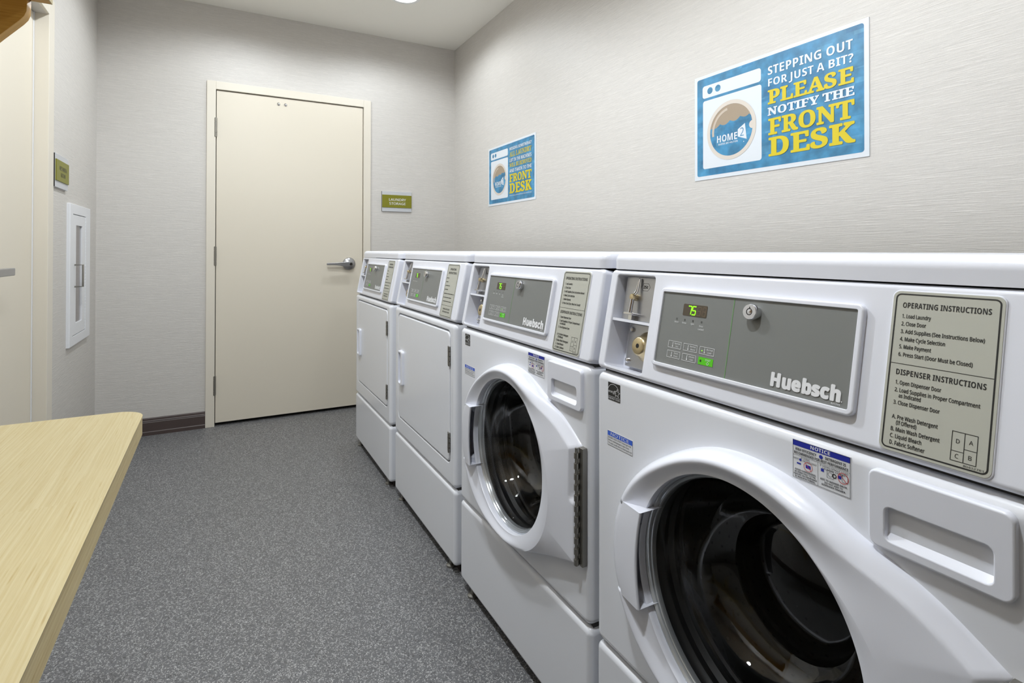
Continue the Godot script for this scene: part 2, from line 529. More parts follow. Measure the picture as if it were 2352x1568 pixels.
func console(root: Node3D, washer: bool) -> void:
	var mb := MB.new()
	var o := rrect(0.0, 0.004, MW, 0.2142, 0.012)
	var hole := rrect(0.024, 0.012, 0.138, 0.203, 0.006, 3)
	plate(mb, o, -0.11, 0.0, 0.008, 5, hole, 0.052, 0.003, true)
	var c := part("control_console", mb.commit(M.plastic), root, Vector3(0, 0.862, 0.0), Vector3(TILT, 0, 0))
	# coin recess
	mb = MB.new()
	mb.box(Vector3(0.0245, 0.107, -0.050), Vector3(0.1375, 0.1125, -0.004))
	part("coin_shelf", mb.commit(M.plastic), c)
	mb = MB.new()
	plate(mb, rrect(0.036, 0.1130, 0.1378, 0.2028, 0.0015, 1), -0.053, -0.0175, 0.001, 2)
	plate(mb, rrect(0.048, 0.018, 0.1378, 0.1065, 0.0015, 1), -0.053, -0.0350, 0.001, 2)
	var cp := part("coin_plate", mb.commit(M.steel), c)
	cp.set_meta("label", "brushed steel coin slide plate")
	mb = MB.new()
	var hx := [Vector2(0.083, 0.183), Vector2(0.089, 0.1905), Vector2(0.103, 0.1905), Vector2(0.109, 0.183), Vector2(0.103, 0.1755), Vector2(0.089, 0.1755), Vector2(0.083, 0.183)]
	mb.stroke(hx, 0.0006, -0.0172)
	write(mb, "25¢", "sans bold", 0.0960, 0.1797, 0.0062, -0.0171, 0.0, 1)
	part("price_mark", mb.commit(M.ink), c)
	mb = MB.new()
	var dz := Vector3(0, 0, 0.0290)
	mb.tube([Vector3(0.0775, 0.199, -0.043) + dz, Vector3(0.0765, 0.175, -0.040) + dz, Vector3(0.0755, 0.168, -0.037) + dz, Vector3(0.0695, 0.164, -0.035) + dz], 0.0015, 8)
	mb.tube([Vector3(0.0775, 0.199, -0.043) + dz, Vector3(0.0805, 0.198, -0.042) + dz, Vector3(0.0808, 0.172, -0.040) + dz, Vector3(0.079, 0.164, -0.036) + dz], 0.0015, 8)
	mb.tube([Vector3(0.073, 0.155, -0.036) + dz, Vector3(0.074, 0.127, -0.034) + dz], 0.0042, 10)
	plate(mb, rrect(0.062, 0.1225, 0.088, 0.1275, 0.002, 2), -0.0185, 0.002, 0.001, 2)
	mb.box(Vector3(0.070, 0.1130, -0.0175), Vector3(0.080, 0.1225, -0.006))
	part("coin_slide", mb.commit(M.chrome), c)
	mb = MB.new()
	mb.lathe([Vector2(0.0068, -0.0175), Vector2(0.0068, -0.006), Vector2(0.0055, -0.0035), Vector2(0.0, -0.003)], 24, Vector3(0.0725, 0.160, 0), 1.0)
	part("slide_knob", mb.commit(M.brass), c)
	mb = MB.new()
	mb.lathe([Vector2(0.030, -0.035), Vector2(0.027, -0.031), Vector2(0.024, -0.028), Vector2(0.0195, -0.017), Vector2(0.018, -0.013), Vector2(0.015, -0.011), Vector2(0.0045, -0.011)], 36, Vector3(0.104, 0.0645, 0), 1.0)
	var cl := part("coin_box_lock", mb.commit(M.brass), c)
	cl.set_meta("label", "round brass-toned coin box lock")
	mb = MB.new()
	mb.disc(Vector2(0.104, 0.0645), 0.0, 0.0046, -0.0109, 20)
	part("keyhole", mb.commit(M.dark), c)
	for p in [Vector2(0.056, 0.094), Vector2(0.056, 0.030)]:
		mb = MB.new()
		mb.lathe([Vector2(0.0058, -0.035), Vector2(0.0054, -0.031), Vector2(0.003, -0.0295), Vector2(0.0, -0.029)], 16, Vector3(p.x, p.y, 0), 1.0)
		part("screw", mb.commit(M.chrome), c)
	# raised frame and grey overlay
	mb = MB.new()
	plate(mb, rrect(0.167, 0.038, 0.536, 0.183, 0.009), -0.002, 0.0085, 0.003, 4, rrect(0.1745, 0.0455, 0.5285, 0.1755, 0.002, 2), 0.004, 0.001)
	part("bezel", mb.commit(M.plastic), c)
	mb = MB.new()
	mb.rect(0.174, 0.045, 0.529, 0.176, 0.0055)
	part("control_panel", mb.commit(M.panel), c)
	mb = MB.new()
	plate(mb, rrect(0.2265, 0.1365, 0.2805, 0.1575, 0.0022, 3), 0.004, 0.0060, 0.0004, 2)
	part("display", mb.commit(M.lcd), c)
	mb = MB.new()
	seven(mb, "7", 0.2375, 0.1395, 0.0075, 0.0145, 0.0063)
	part("digit", mb.commit(M.led), c).set_meta("label", "glowing green digit 7")
	mb = MB.new()
	seven(mb, "5", 0.2475, 0.1395, 0.0075, 0.0145, 0.0063)
	part("digit", mb.commit(M.led), c).set_meta("label", "glowing green digit 5")
	if washer:
		mb = MB.new()
		mb.rect(0.2800, 0.0810, 0.2825, 0.0822, 0.0062)
		part("selection_light", mb.commit(M.led), c)
	mb = MB.new()
	seven(mb, "8", 0.2590, 0.1395, 0.0075, 0.0145, 0.0062, false); seven(mb, "8", 0.2705, 0.1395, 0.0070, 0.0145, 0.0062, false)
	part("unlit_digits", mb.commit(M.lcd_off), c)
	mb = MB.new()
	mb.rect(0.3326, 0.0455, 0.3337, 0.1755, 0.0059)
	part("divider_line", mb.commit(M.line_green), c)
	mb = MB.new()
	mb.rect(0.2760, 0.0585, 0.3070, 0.0710, 0.0060)
	var sb := part("start_button", mb.commit(M.green), c)
	sb.set_meta("label", "bright green start button")
	mb = MB.new()
	for b in [[0.2030, 0.0760], [0.2395, 0.0760], [0.2760, 0.0760], [0.2030, 0.0585], [0.2395, 0.0585]]:
		mb.frame(b[0], b[1], b[0] + 0.0310, b[1] + 0.0125, 0.0006, 0.0062)
		mb.rect(b[0] + 0.0105, b[1] + 0.0035, b[0] + 0.0115, b[1] + 0.0105, 0.0062)
		mb.disc(Vector2(b[0] + 0.011, b[1] + 0.0032), 0.0, 0.0013, 0.0062, 12)
	var bt := [["Normal", "Hot"], ["Normal", "Warm"], ["Normal", "Cold"], ["Perm", "Press"], ["Delicates", "Cold"]]
	var bp := [[0.2030, 0.0760], [0.2395, 0.0760], [0.2760, 0.0760], [0.2030, 0.0585], [0.2395, 0.0585]]
	if washer:
		for i in 5:
			write(mb, bt[i][0], "sans", bp[i][0] + 0.0215, bp[i][1] + 0.0075, 0.0027, 0.0063, 0.0125 if i != 3 else 0.0085, 1)
			write(mb, bt[i][1], "sans", bp[i][0] + 0.0215, bp[i][1] + 0.0025, 0.0027, 0.0063, 0.0, 1)
		var wl := [["Wash", 0.2150], ["Rinse", 0.2335], ["Spin", 0.2525]]
		for q in wl: write(mb, q[0], "sans", q[1], 0.1220, 0.0029, 0.0063, 0.0, 1)
		write(mb, "Door", "sans", 0.2725, 0.1205, 0.0029, 0.0063, 0.0, 1); write(mb, "Locked", "sans", 0.2725, 0.1150, 0.0029, 0.0063, 0.0, 1)
	else:
		for i in 5:
			mb.rect(bp[i][0] + 0.015, bp[i][1] + 0.0075, bp[i][0] + 0.027, bp[i][1] + 0.0092, 0.0062)
			mb.rect(bp[i][0] + 0.016, bp[i][1] + 0.0030, bp[i][0] + 0.025, bp[i][1] + 0.0047, 0.0062)
		for i in 3: mb.rect(0.2120 + i * 0.0190, 0.1215, 0.2200 + i * 0.0190, 0.1232, 0.0062)
	write(mb, "START", "sans", 0.2965, 0.0660, 0.0030, 0.0063, 0.0, 1)
	mb.stroke([Vector2(0.2965, 0.0647), Vector2(0.2990, 0.0622), Vector2(0.2965, 0.0597), Vector2(0.2940, 0.0622), Vector2(0.2965, 0.0647)], 0.0005, 0.0063)
	part("key_legends", mb.commit(M.white_ink), c).set_meta("kind", "stuff")
	mb = MB.new()
	for i in 4: mb.frame(0.2135 + i * 0.0190, 0.1275, 0.2160 + i * 0.0190, 0.1305, 0.0006, 0.0062)
	mb.rect(0.2795, 0.0630, 0.2825, 0.0665, 0.0063)
	part("indicator_marks", mb.commit(M.ink), c).set_meta("kind", "stuff")
	mb = MB.new()
	write(mb, "Huebsch", "sans heavy black", 0.4160, 0.0530, 0.0185, 0.0063, 0.1010)
	mb.disc(Vector2(0.5195, 0.0535), 0.0, 0.0008, 0.0063, 8)
	write(mb, "805393", "sans", 0.5060, 0.0480, 0.0023, 0.0063, 0.0120)
	var lg := part("maker_lettering", mb.commit(M.white_ink), c)
	lg.set_meta("label", "bold white maker lettering")
	mb = MB.new()
	mb.lathe([Vector2(0.0125, 0.0050), Vector2(0.0125, 0.017), Vector2(0.0115, 0.0185), Vector2(0.0055, 0.0185), Vector2(0.0055, 0.0165), Vector2(0.0042, 0.0165), Vector2(0.0042, 0.0182), Vector2(0.0, 0.0185)], 32, Vector3(0.373, 0.1555, 0), 1.0)
	var kl := part("key_lock", mb.commit(M.chrome), c)
	kl.set_meta("label", "round chrome tubular key lock")
	mb = MB.new()
	mb.disc(Vector2(0.373, 0.1555), 0.0042, 0.0056, 0.0176, 24); mb.rect(0.3722, 0.1605, 0.3738, 0.1632, 0.0187)
	part("lock_slot", mb.commit(M.dark), c)
	# instruction plate
	mb = MB.new()
	plate(mb, rrect(0.565, 0.0095, 0.679, 0.2055, 0.009), -0.001, 0.0016, 0.0013, 3)
	part("label_rim", mb.commit(M.plastic), c)
	mb = MB.new()
	plate(mb, rrect(0.5665, 0.011, 0.6775, 0.204, 0.008), 0.001, 0.0022, 0.0003, 2)
	var tg := part("instruction_label", mb.commit(M.tag), c)
	tg.set_meta("label", "beige printed instruction plate with black border")
	mb = MB.new()
	var bo := rrect(0.5695, 0.014, 0.6745, 0.201, 0.006); var bi := rrect(0.5711, 0.0156, 0.6729, 0.1994, 0.0045)
	for i in bo[0].size():
		var j: int = (i + 1) % bo[0].size()
		var a: Vector2 = bo[0][i]; var b: Vector2 = bo[0][j]; var d: Vector2 = bi[0][j]; var e: Vector2 = bi[0][i]
		mb.flat_quad(Vector3(a.x, a.y, 0.0024), Vector3(b.x, b.y, 0.0024), Vector3(d.x, d.y, 0.0024), Vector3(e.x, e.y, 0.0024), Vector3(0, 0, 1))
	var z := 0.0025
	if washer:
		write(mb, "OPERATING INSTRUCTIONS", "sans bold", 0.578, 0.1835, 0.0066, z, 0.0880)
		var l1 := ["1. Load Laundry", "2. Close Door", "3. Add Supplies (See Instructions Below)", "4. Make Cycle Selection", "5. Make Payment", "6. Press Start (Door Must be Closed)"]
		var w1 := [0.0305, 0.0262, 0.0835, 0.0470, 0.0338, 0.0745]
		for i in 6: write(mb, l1[i], "sans medium", 0.5785, 0.1710 - i * 0.00935, 0.0046, z, w1[i])
		mb.rect(0.5711, 0.1148, 0.6729, 0.1155, 0.0024)
		write(mb, "DISPENSER INSTRUCTIONS", "sans bold", 0.578, 0.1020, 0.0066, z, 0.0890)
		var l2 := [["1. Open Dispenser Door", 0.0, 0.0905], ["2. Load Supplies in Proper Compartment", 0.0, 0.0815], ["as Indicated", 0.005, 0.0750], ["3. Close Dispenser Door", 0.0, 0.0665], ["A. Pre Wash Detergent", 0.0, 0.0495], ["(If Offered)", 0.005, 0.0430], ["B. Main Wash Detergent", 0.0, 0.0350], ["C. Liquid Bleach", 0.0, 0.0270], ["D. Fabric Softener", 0.0, 0.0190]]
		var w2 := [0.0475, 0.0845, 0.0232, 0.0480, 0.0475, 0.0215, 0.0505, 0.0330, 0.0370]
		for i in 9: write(mb, l2[i][0], "sans medium", 0.5785 + l2[i][1], l2[i][2], 0.0046, z, w2[i])
		mb.frame(0.6400, 0.0200, 0.6640, 0.0520, 0.0007, 0.0024)
		mb.rect(0.6517, 0.0200, 0.6524, 0.0520, 0.0024)
		mb.rect(0.6400, 0.0305, 0.6520, 0.0311, 0.0024); mb.rect(0.6520, 0.0345, 0.6640, 0.0351, 0.0024)
		for q in [["D", 0.646, 0.0395], ["A", 0.658, 0.0410], ["C", 0.646, 0.0235], ["B", 0.658, 0.0250]]: write(mb, q[0], "sans", q[1], q[2], 0.0045, z, 0.0, 1)
		write(mb, "804327R1", "sans", 0.6525, 0.0165, 0.0022, z, 0.0180)
	else:
		write(mb, "OPERATING", "sans bold", 0.622, 0.1810, 0.0078, z, 0.0560, 1)
		write(mb, "INSTRUCTIONS", "sans bold", 0.622, 0.1675, 0.0078, z, 0.0740, 1)
		# print too small to read in the photograph: short rows of strokes
		var rng := RandomNumberGenerator.new(); rng.seed = 9
		var rows := [[0.151, 0.022], [0.137, 0.022], [0.123, 0.040], [0.109, 0.030], [0.094, 0.090], [0.080, 0.074], [0.066, 0.080]]
		for q in rows:
			var x := 0.5760
			while x < 0.576 + q[1] - 0.002:
				var w: float = minf(rng.randf_range(0.003, 0.011), 0.576 + q[1] - x)
				mb.rect(x, q[0], x + w, q[0] + 0.0026, z); x += w + 0.0016
		mb.rect(0.5711, 0.0525, 0.6729, 0.0535, 0.0024)
		write(mb, "CLEAN LINT FILTER", "sans bold", 0.622, 0.0375, 0.0055, z, 0.0640, 1)
		write(mb, "AFTER EACH LOAD", "sans bold", 0.622, 0.0275, 0.0055, z, 0.0640, 1)
	part("instruction_lettering", mb.commit(M.ink), c)

func cabinet_common(root: Node3D, washer: bool) -> void:
	var mb := MB.new()
	mb.box(Vector3(0.025, 0.0, -0.69), Vector3(MW - 0.025, 0.040, -0.030))
	part("base", mb.commit(M.base), root)
	for p in [[0.07, -0.05], [MW - 0.07, -0.05]]:
		mb = MB.new()
		mb.lathe([Vector2(0.017, 0.0), Vector2(0.017, 0.006), Vector2(0.007, 0.009), Vector2(0.007, 0.03)], 16, Vector3.ZERO, 1.0)
		part("foot", mb.commit(M.hinge), root, Vector3(p[0], 0.0, p[1] + 0.034), Vector3(-PI / 2, 0, 0))
	mb = MB.new()
	plate(mb, rrect(0.0, 0.030, MW, 0.2895, 0.016), -0.70, 0.0, 0.014, 5)
	part("lower_panel", mb.commit(M.enamel), root)
	mb = MB.new()
	mb.box(Vector3(0.008, 0.28, -0.69), Vector3(MW - 0.008, 0.300, -0.016))
	part("lower_seam", mb.commit(M.gap), root)
	mb = MB.new()
	mb.box(Vector3(0.008, 0.850, -0.69), Vector3(MW - 0.008, 0.8608, -0.020))
	part("upper_seam", mb.commit(M.gap), root)
	mb = MB.new()
	mb.box(Vector3(0.010, 0.872, -0.69), Vector3(MW - 0.010, 1.0725, -0.112))
	part("rear_housing", mb.commit(M.gap), root)
	mb = MB.new()
	var o := rrect(0.0, 0.294, MW, 0.858, 0.018)
	if washer:
		plate(mb, o, -0.70, 0.0, 0.016, 5, circle(Vector2(0.366, 0.560), 0.2035, 72), 0.02, 0.002)
	else:
		plate(mb, o, -0.70, 0.0, 0.016, 5, rrect(0.050, 0.3695, 0.679, 0.8325, 0.026, 6), 0.016, 0.004, true)
	part("cabinet", mb.commit(M.enamel), root)
	mb = MB.new()
	plate(mb, rrect(0.0, -0.002, MW, 0.658, 0.024, 6), 1.0728, 1.1085, 0.018, 6, [], 0.0, 0.0, false, true)
	part("top_panel", mb.commit(M.plastic), root, Vector3(0, 0, -0.044), Vector3(-PI / 2, 0, 0))
	console(root, washer)

var DOOR_OUT := [Vector2(.694, .681), Vector2(.63, .722), Vector2(.545, .758), Vector2(.50, .778), Vector2(.46, .792), Vector2(.42, .800), Vector2(.376, .802), Vector2(.335, .798), Vector2(.30, .789), Vector2(.26, .773), Vector2(.22, .751), Vector2(.184, .727), Vector2(.152, .698), Vector2(.128, .668), Vector2(.110, .635), Vector2(.098, .600), Vector2(.092, .565), Vector2(.091, .530), Vector2(.097, .495), Vector2(.108, .462), Vector2(.126, .430), Vector2(.148, .403), Vector2(.176, .379), Vector2(.208, .359), Vector2(.25, .342), Vector2(.29, .332), Vector2(.336, .326), Vector2(.383, .325), Vector2(.42, .330), Vector2(.45, .338), Vector2(.505, .357), Vector2(.60, .392), Vector2(.694, .424)]

func washer_door(root: Node3D) -> void:
	var C := Vector2(0.366, 0.560)
	var R := 0.2007
	# smooth the outline between the two hinge corners
	var out := []
	var k := DOOR_OUT.size()
	for i in k - 1:
		var p0: Vector2 = DOOR_OUT[maxi(i - 1, 0)]; var p1: Vector2 = DOOR_OUT[i]; var p2: Vector2 = DOOR_OUT[i + 1]; var p3: Vector2 = DOOR_OUT[mini(i + 2, k - 1)]
		for j in 4: out.append(p1.cubic_interpolate(p2, p0, p3, j / 4.0))
	out.append(DOOR_OUT[k - 1])
	var o := polyline(out)
	var angs := []
	for i in 220: angs.append(TAU * i / 220.0)
	for q in [DOOR_OUT[0], DOOR_OUT[k - 1]]: angs.append(wrapf((q - C).angle(), 0.0, TAU))
	angs.sort()
	var NA := angs.size(); var NR := 36; var JC := 10
	var G := []
	var K2 := Vector2(0.4055, 0.539); var KR := 0.1985
	for i in NA:
		var a: float = angs[i]
		var d := Vector2(cos(a), sin(a))
		var e: Vector2 = cast(o, C, a)[0]
		var ro := (e - C).length()
		# radius of the crease circle along this ray
		var q := C - K2
		var bq := q.dot(d); var rc := -bq + sqrt(maxf(0.0, bq * bq - q.length_squared() + KR * KR))
		var right := smoothstep(0.10, 0.50, cos(a)) * smoothstep(-0.010, 0.022, rc - R)
		var grip := smoothstep(0.470, 0.476, e.y) * (1.0 - smoothstep(0.634, 0.640, e.y)) * (1.0 if cos(a) < -0.5 else 0.0)
		rc = maxf(rc, R + 0.004)
		var rm := lerpf(R + 0.42 * (ro - R), minf(rc, ro - 0.004), smoothstep(0.0, 0.6, right))
		var row := []
		for j in NR:
			var r: float
			if j <= JC: r = lerpf(R, rm, float(j) / JC)
			else:
				var u := float(j - JC) / (NR - 1 - JC)
				r = lerpf(rm, ro, sin(u * PI / 2) * 0.45 + u * 0.55)
			var t := (r - R) / (ro - R)
			var zr := lerpf(0.027, 0.0405, smoothstep(0.0, 1.0, clampf(t / 0.72, 0.0, 1.0)))
			var e1 := clampf((ro - r) / 0.022, 0.0, 1.0)
			zr *= sqrt(1.0 - (1.0 - e1) * (1.0 - e1))
			var zw: float
			if r < rc: zw = 0.027 + 0.0075 * sin(PI / 2 * clampf((r - R) / (rc - R), 0, 1))
			else: zw = 0.0345 - 0.0165 * clampf((r - rc) / maxf(ro - rc, 0.002), 0, 1)
			var e2 := clampf((ro - r) / (0.024 if sin(a) > 0.0 else 0.010), 0.0, 1.0)
			zw *= (0.12 + 0.88 * e2 if sin(a) > 0.0 else sqrt(1.0 - (1.0 - e2) * (1.0 - e2))) if e2 > 0.0 else 0.0
			var zz := lerpf(zr, zw, right)
			if grip > 0.0: zz = lerpf(zz, 0.002, grip)
			row.append(Vector3(C.x + d.x * r, C.y + d.y * r, zz))
		G.append(row)
	var mb := MB.new()
	var NN := []; var NB := []      # normals; at the crease column one for each side
	for i in NA:
		var row := []; var rb := []
		for j in NR:
			var a: Vector3 = G[(i + 1) % NA][j] - G[(i + NA - 1) % NA][j]
			for side in 2:
				var j0 := maxi(j - 1, 0); var j1 := mini(j + 1, NR - 1)
				if j == JC and side == 0: j1 = j
				if j == JC and side == 1: j0 = j
				var b: Vector3 = G[i][j1] - G[i][j0]
				var nn := b.cross(a).normalized()
				if nn.z < 0: nn = -nn
				if side == 0: row.append(nn)
				else: rb.append(nn)
		NN.append(row); NB.append(rb)
	for i in NA:
		var i2 := (i + 1) % NA
		for j in NR - 1:
			var S: Array = NN if j < JC else NB
			mb.quad(G[i][j], G[i2][j], G[i2][j + 1], G[i][j + 1], S[i][j], S[i2][j], S[i2][j + 1], S[i][j + 1])
	var cc := Vector3(C.x, C.y, 0)
	mb.lathe([Vector2(R, 0.027), Vector2(R - 0.0006, 0.0262), Vector2(R - 0.0008, 0.020), Vector2(R + 0.0008, 0.010)], 120, cc, -1.0)
	var door := part("door", mb.commit(M.plastic), root)
	# handle: a hood rising towards the glass over the finger pocket on the left
	mb = MB.new()
	var oc := [Vector2(.1110, .4640), Vector2(.097, .495), Vector2(.0915, .530), Vector2(.092, .565), Vector2(.098, .600), Vector2(.1140, .640)]
	var lc := [Vector2(.1925, .474), Vector2(.1890, .497), Vector2(.1855, .528), Vector2(.1855, .570), Vector2(.1905, .612), Vector2(.1985, .648)]
	var rows := []
	var NV := 20
	for v in NV + 1:
		var f := float(v) / NV * 5.0
		var i := mini(int(f), 4)
		var tt := f - i
		var A: Vector2 = (oc[i] as Vector2).cubic_interpolate(oc[i + 1], oc[maxi(i - 1, 0)], oc[mini(i + 2, 5)], tt)
		var B: Vector2 = (lc[i] as Vector2).cubic_interpolate(lc[i + 1], lc[maxi(i - 1, 0)], lc[mini(i + 2, 5)], tt)
		var d := (B - A).normalized()
		var prof := [[0.0, 0.0], [0.0012, 0.014], [0.004, 0.025], [0.009, 0.033], [0.017, 0.0385], [0.028, 0.042]]
		var row := []
		for q in prof: row.append(Vector3(A.x + d.x * q[0], A.y + d.y * q[0], q[1]))
		for q in [[0.0035, 0.0525], [0.0010, 0.0520], [0.0, 0.0500], [0.0006, 0.0470], [0.004, 0.0455], [0.040, 0.0375]]: row.append(Vector3(B.x - d.x * q[0], B.y - d.y * q[0], q[1]))
		rows.append(row)
	var nk: int = rows[0].size()
	var rn := []
	for v in NV + 1:
		var row := []
		for j in nk:
			var a: Vector3 = rows[mini(v + 1, NV)][j] - rows[maxi(v - 1, 0)][j]
			var b: Vector3 = rows[v][mini(j + 1, nk - 1)] - rows[v][maxi(j - 1, 0)]
			row.append(b.cross(a).normalized())
		rn.append(row)
	for v in NV:
		for j in nk - 1: mb.quad(rows[v][j], rows[v][j + 1], rows[v + 1][j + 1], rows[v + 1][j], rn[v][j], rn[v][j + 1], rn[v + 1][j + 1], rn[v + 1][j])
	for e in [[0, -1.0], [NV, 1.0]]:
		var row: Array = rows[e[0]]
		var nn := Vector3(-0.12, e[1], 0).normalized()
		for j in 9:
			var a: Vector3 = row[j]; var b: Vector3 = row[j + 1]
			mb.flat_quad(a, b, Vector3(b.x, b.y, 0.0), Vector3(a.x, a.y, 0.0), nn)
	part("handle", mb.commit(M.plastic), door)
	for y in [0.594, 0.517]:
		mb = MB.new()
		mb.disc(Vector2(0.149, y), 0.0, 0.0048, 0.0035, 16)
		part("screw_hole", mb.commit(M.dark), door)
	# chrome rim, glass bowl
	mb = MB.new()
	mb.lathe([Vector2(R + 0.0008, 0.011), Vector2(0.1975, 0.0125), Vector2(0.1955, 0.009), Vector2(0.1945, 0.0045), Vector2(0.1920, 0.0060), Vector2(0.1905, 0.0030), Vector2(0.1890, -0.004)], 96, cc, -1.0)
	part("glass_rim", mb.commit(M.rim), door)
	mb = MB.new()
	mb.lathe([Vector2(0.1905, 0.0045), Vector2(0.1885, -0.004), Vector2(0.1835, -0.022), Vector2(0.1845, -0.028), Vector2(0.1815, -0.034), Vector2(0.1795, -0.042), Vector2(0.1745, -0.054), Vector2(0.166, -0.075), Vector2(0.153, -0.097), Vector2(0.153, -0.102), Vector2(0.148, -0.106), Vector2(0.136, -0.118), Vector2(0.122, -0.127), Vector2(0.116, -0.131), Vector2(0.110, -0.129), Vector2(0.104, -0.124), Vector2(0.08, -0.1175), Vector2(0.05, -0.112), Vector2(0.025, -0.1090), Vector2(0.0, -0.108)], 96, cc, -1.0)
	mb.lathe([Vector2(0.1880, 0.0060), Vector2(0.1850, -0.004), Vector2(0.1800, -0.021), Vector2(0.1755, -0.038), Vector2(0.1700, -0.048), Vector2(0.1610, -0.070), Vector2(0.1470, -0.094), Vector2(0.1320, -0.110), Vector2(0.1190, -0.118), Vector2(0.110, -0.121)], 96, cc, -1.0)
	var bw := part("glass_bowl", mb.commit(M.bowl), door)
	bw.set_meta("label", "dark clear glass bowl of the round door")
	# piano hinge
	mb = MB.new()
	plate(mb, rrect(0.6945, 0.424, 0.7115, 0.681, 0.0015, 1), 0.0, 0.012, 0.001, 2)
	for i in 11:
		var y0 := 0.426 + i * 0.0232
		mb.tube([Vector3(0.6965, y0, 0.018), Vector3(0.6965, y0 + 0.0125, 0.018)], 0.0058, 10)
	mb.tube([Vector3(0.6965, 0.424, 0.018), Vector3(0.6965, 0.681, 0.018)], 0.0036, 8)
	var hg := part("hinge", mb.commit(M.hinge), door)
	hg.set_meta("label", "long grey steel piano hinge")

func make_washer(label: String, at: Vector3) -> Node3D:
	var root := thing("washing_machine", label, "washing machine", at, -PI / 2, "front-load washers in the row")
	cabinet_common(root, true)
	var cc := Vector3(0.366, 0.560, 0)
	var mb := MB.new()
	mb.lathe([Vector2(0.2030, 0.000), Vector2(0.2030, -0.016), Vector2(0.196, -0.020), Vector2(0.193, -0.028), Vector2(0.199, -0.036), Vector2(0.202, -0.046), Vector2(0.196, -0.056), Vector2(0.204, -0.070), Vector2(0.214, -0.080)], 72, cc, -1.0)
	part("gasket", mb.commit(M.rubber), root)
	mb = MB.new()
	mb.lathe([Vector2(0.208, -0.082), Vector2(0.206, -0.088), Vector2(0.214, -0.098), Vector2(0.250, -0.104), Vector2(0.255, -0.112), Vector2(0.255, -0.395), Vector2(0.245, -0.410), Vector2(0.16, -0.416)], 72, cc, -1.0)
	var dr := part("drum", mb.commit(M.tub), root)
	mb = MB.new()
	mb.lathe([Vector2(0.175, -0.414), Vector2(0.165, -0.410), Vector2(0.150, -0.406), Vector2(0.0, -0.404)], 72, cc, -1.0)
	part("back_plate", mb.commit(M.drum), dr)
	mb = MB.new()
	for iy in range(-9, 10):
		for ix in range(-9, 10):
			var p := Vector2(ix * 0.0245 + (0.012 if posmod(iy, 2) == 1 else 0.0), iy * 0.0215)
			if p.length() < 0.142: mb.disc(Vector2(cc.x, cc.y) + p, 0.0, 0.0030, -0.4025, 8)
	for iz in 10:
		for ia in 60:
			var a := TAU * (ia + 0.5 * (iz % 2)) / 60
			var d := Vector3(cos(a), sin(a), 0); var t := Vector3(-sin(a), cos(a), 0)
			var b := cc + d * 0.2535 + Vector3(0, 0, -0.135 - iz * 0.026)
			mb.flat_quad(b - t * 0.0026 + Vector3(0, 0, 0.0026), b + t * 0.0026 + Vector3(0, 0, 0.0026), b + t * 0.0026 - Vector3(0, 0, 0.0026), b - t * 0.0026 - Vector3(0, 0, 0.0026), -d)
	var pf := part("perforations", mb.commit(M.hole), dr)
	pf.set_meta("kind", "stuff")
	washer_door(root)
	# detergent drawer
	mb = MB.new()
	var dp := []
	for p in rrect(0.559, 0.757, 0.700, 0.848, 0.010, 4)[0]:
		var sag := 0.004 * (1.0 - pow((p.x - 0.6295) / 0.0705, 2.0)) if p.y < 0.78 else 0.0
		dp.append(p - Vector2(0, sag))
	plate(mb, [dp, rrect(0.559, 0.757, 0.700, 0.848, 0.010, 4)[1]], -0.004, 0.009, 0.003, 4, rrect(0.578, 0.768, 0.682, 0.8075, 0.007, 4), 0.030, 0.002, false)
	var drw := part("detergent_drawer", mb.commit(M.plastic), root)
	mb = MB.new()
	# sloping scoop inside the grip
	mb.flat_quad(Vector3(0.578, 0.768, 0.007), Vector3(0.682, 0.768, 0.007), Vector3(0.682, 0.789, -0.014), Vector3(0.578, 0.789, -0.014), Vector3(0, 0.74, 0.67))
	mb.flat_quad(Vector3(0.578, 0.789, -0.014), Vector3(0.682, 0.789, -0.014), Vector3(0.682, 0.8075, -0.016), Vector3(0.578, 0.8075, -0.016), Vector3(0, 0, 1))
	part("finger_grip", mb.commit(M.plastic), drw)
	# stickers
	mb = MB.new()
	plate(mb, rrect(0.042, 0.806, 0.080, 0.842, 0.0006, 1), -0.001, 0.0006, 0.0001, 1)
	var en := part("energy_sticker", mb.commit(M.energy), root)
	en.set_meta("label", "small black energy rating sticker with a white star")
	mb = MB.new()
	mb.rect(0.042, 0.8137, 0.080, 0.8143, 0.0009)
	mb.disc(Vector2(0.0595, 0.8205), 0.0186, 0.0194, 0.0009, 24, 0.42, PI - 0.42)
	var star := []
	for i in 11:
		var a := PI / 2 + TAU * i / 10 - 0.1
		star.append(Vector2(0.0710, 0.8235) + Vector2(cos(a), sin(a)) * (0.0088 if i % 2 == 0 else 0.0040))
	mb.stroke(star, 0.0009, 0.0009)
	write(mb, "energy", "sans italic", 0.0435, 0.8215, 0.0052, 0.0009, 0.0225, 0, 0.2)
	write(mb, "ENERGY STAR", "sans", 0.0432, 0.8083, 0.0038, 0.0009, 0.0360)
	part("sticker_print", mb.commit(M.white_ink), en)
	mb = MB.new()
	plate(mb, rrect(0.040, 0.7125, 0.118, 0.7425, 0.0006, 1), -0.001, 0.0005, 0.0001, 1)
	var n1 := part("notice_sticker", mb.commit(M.paper), root)
	n1.set_meta("label", "small white notice sticker with a light blue band")
	mb = MB.new(); mb.rect(0.0405, 0.7325, 0.1175, 0.742, 0.0007)
	part("band", mb.commit(M.notice_blue), n1)
	mb = MB.new()
	write(mb, "NOTICE", "sans", 0.0790, 0.7343, 0.0060, 0.0009, 0.0560, 1)
	part("band_lettering", mb.commit(M.white_ink), n1)
	mb = MB.new()
	mb.frame(0.0405, 0.713, 0.1175, 0.742, 0.0004, 0.0007)
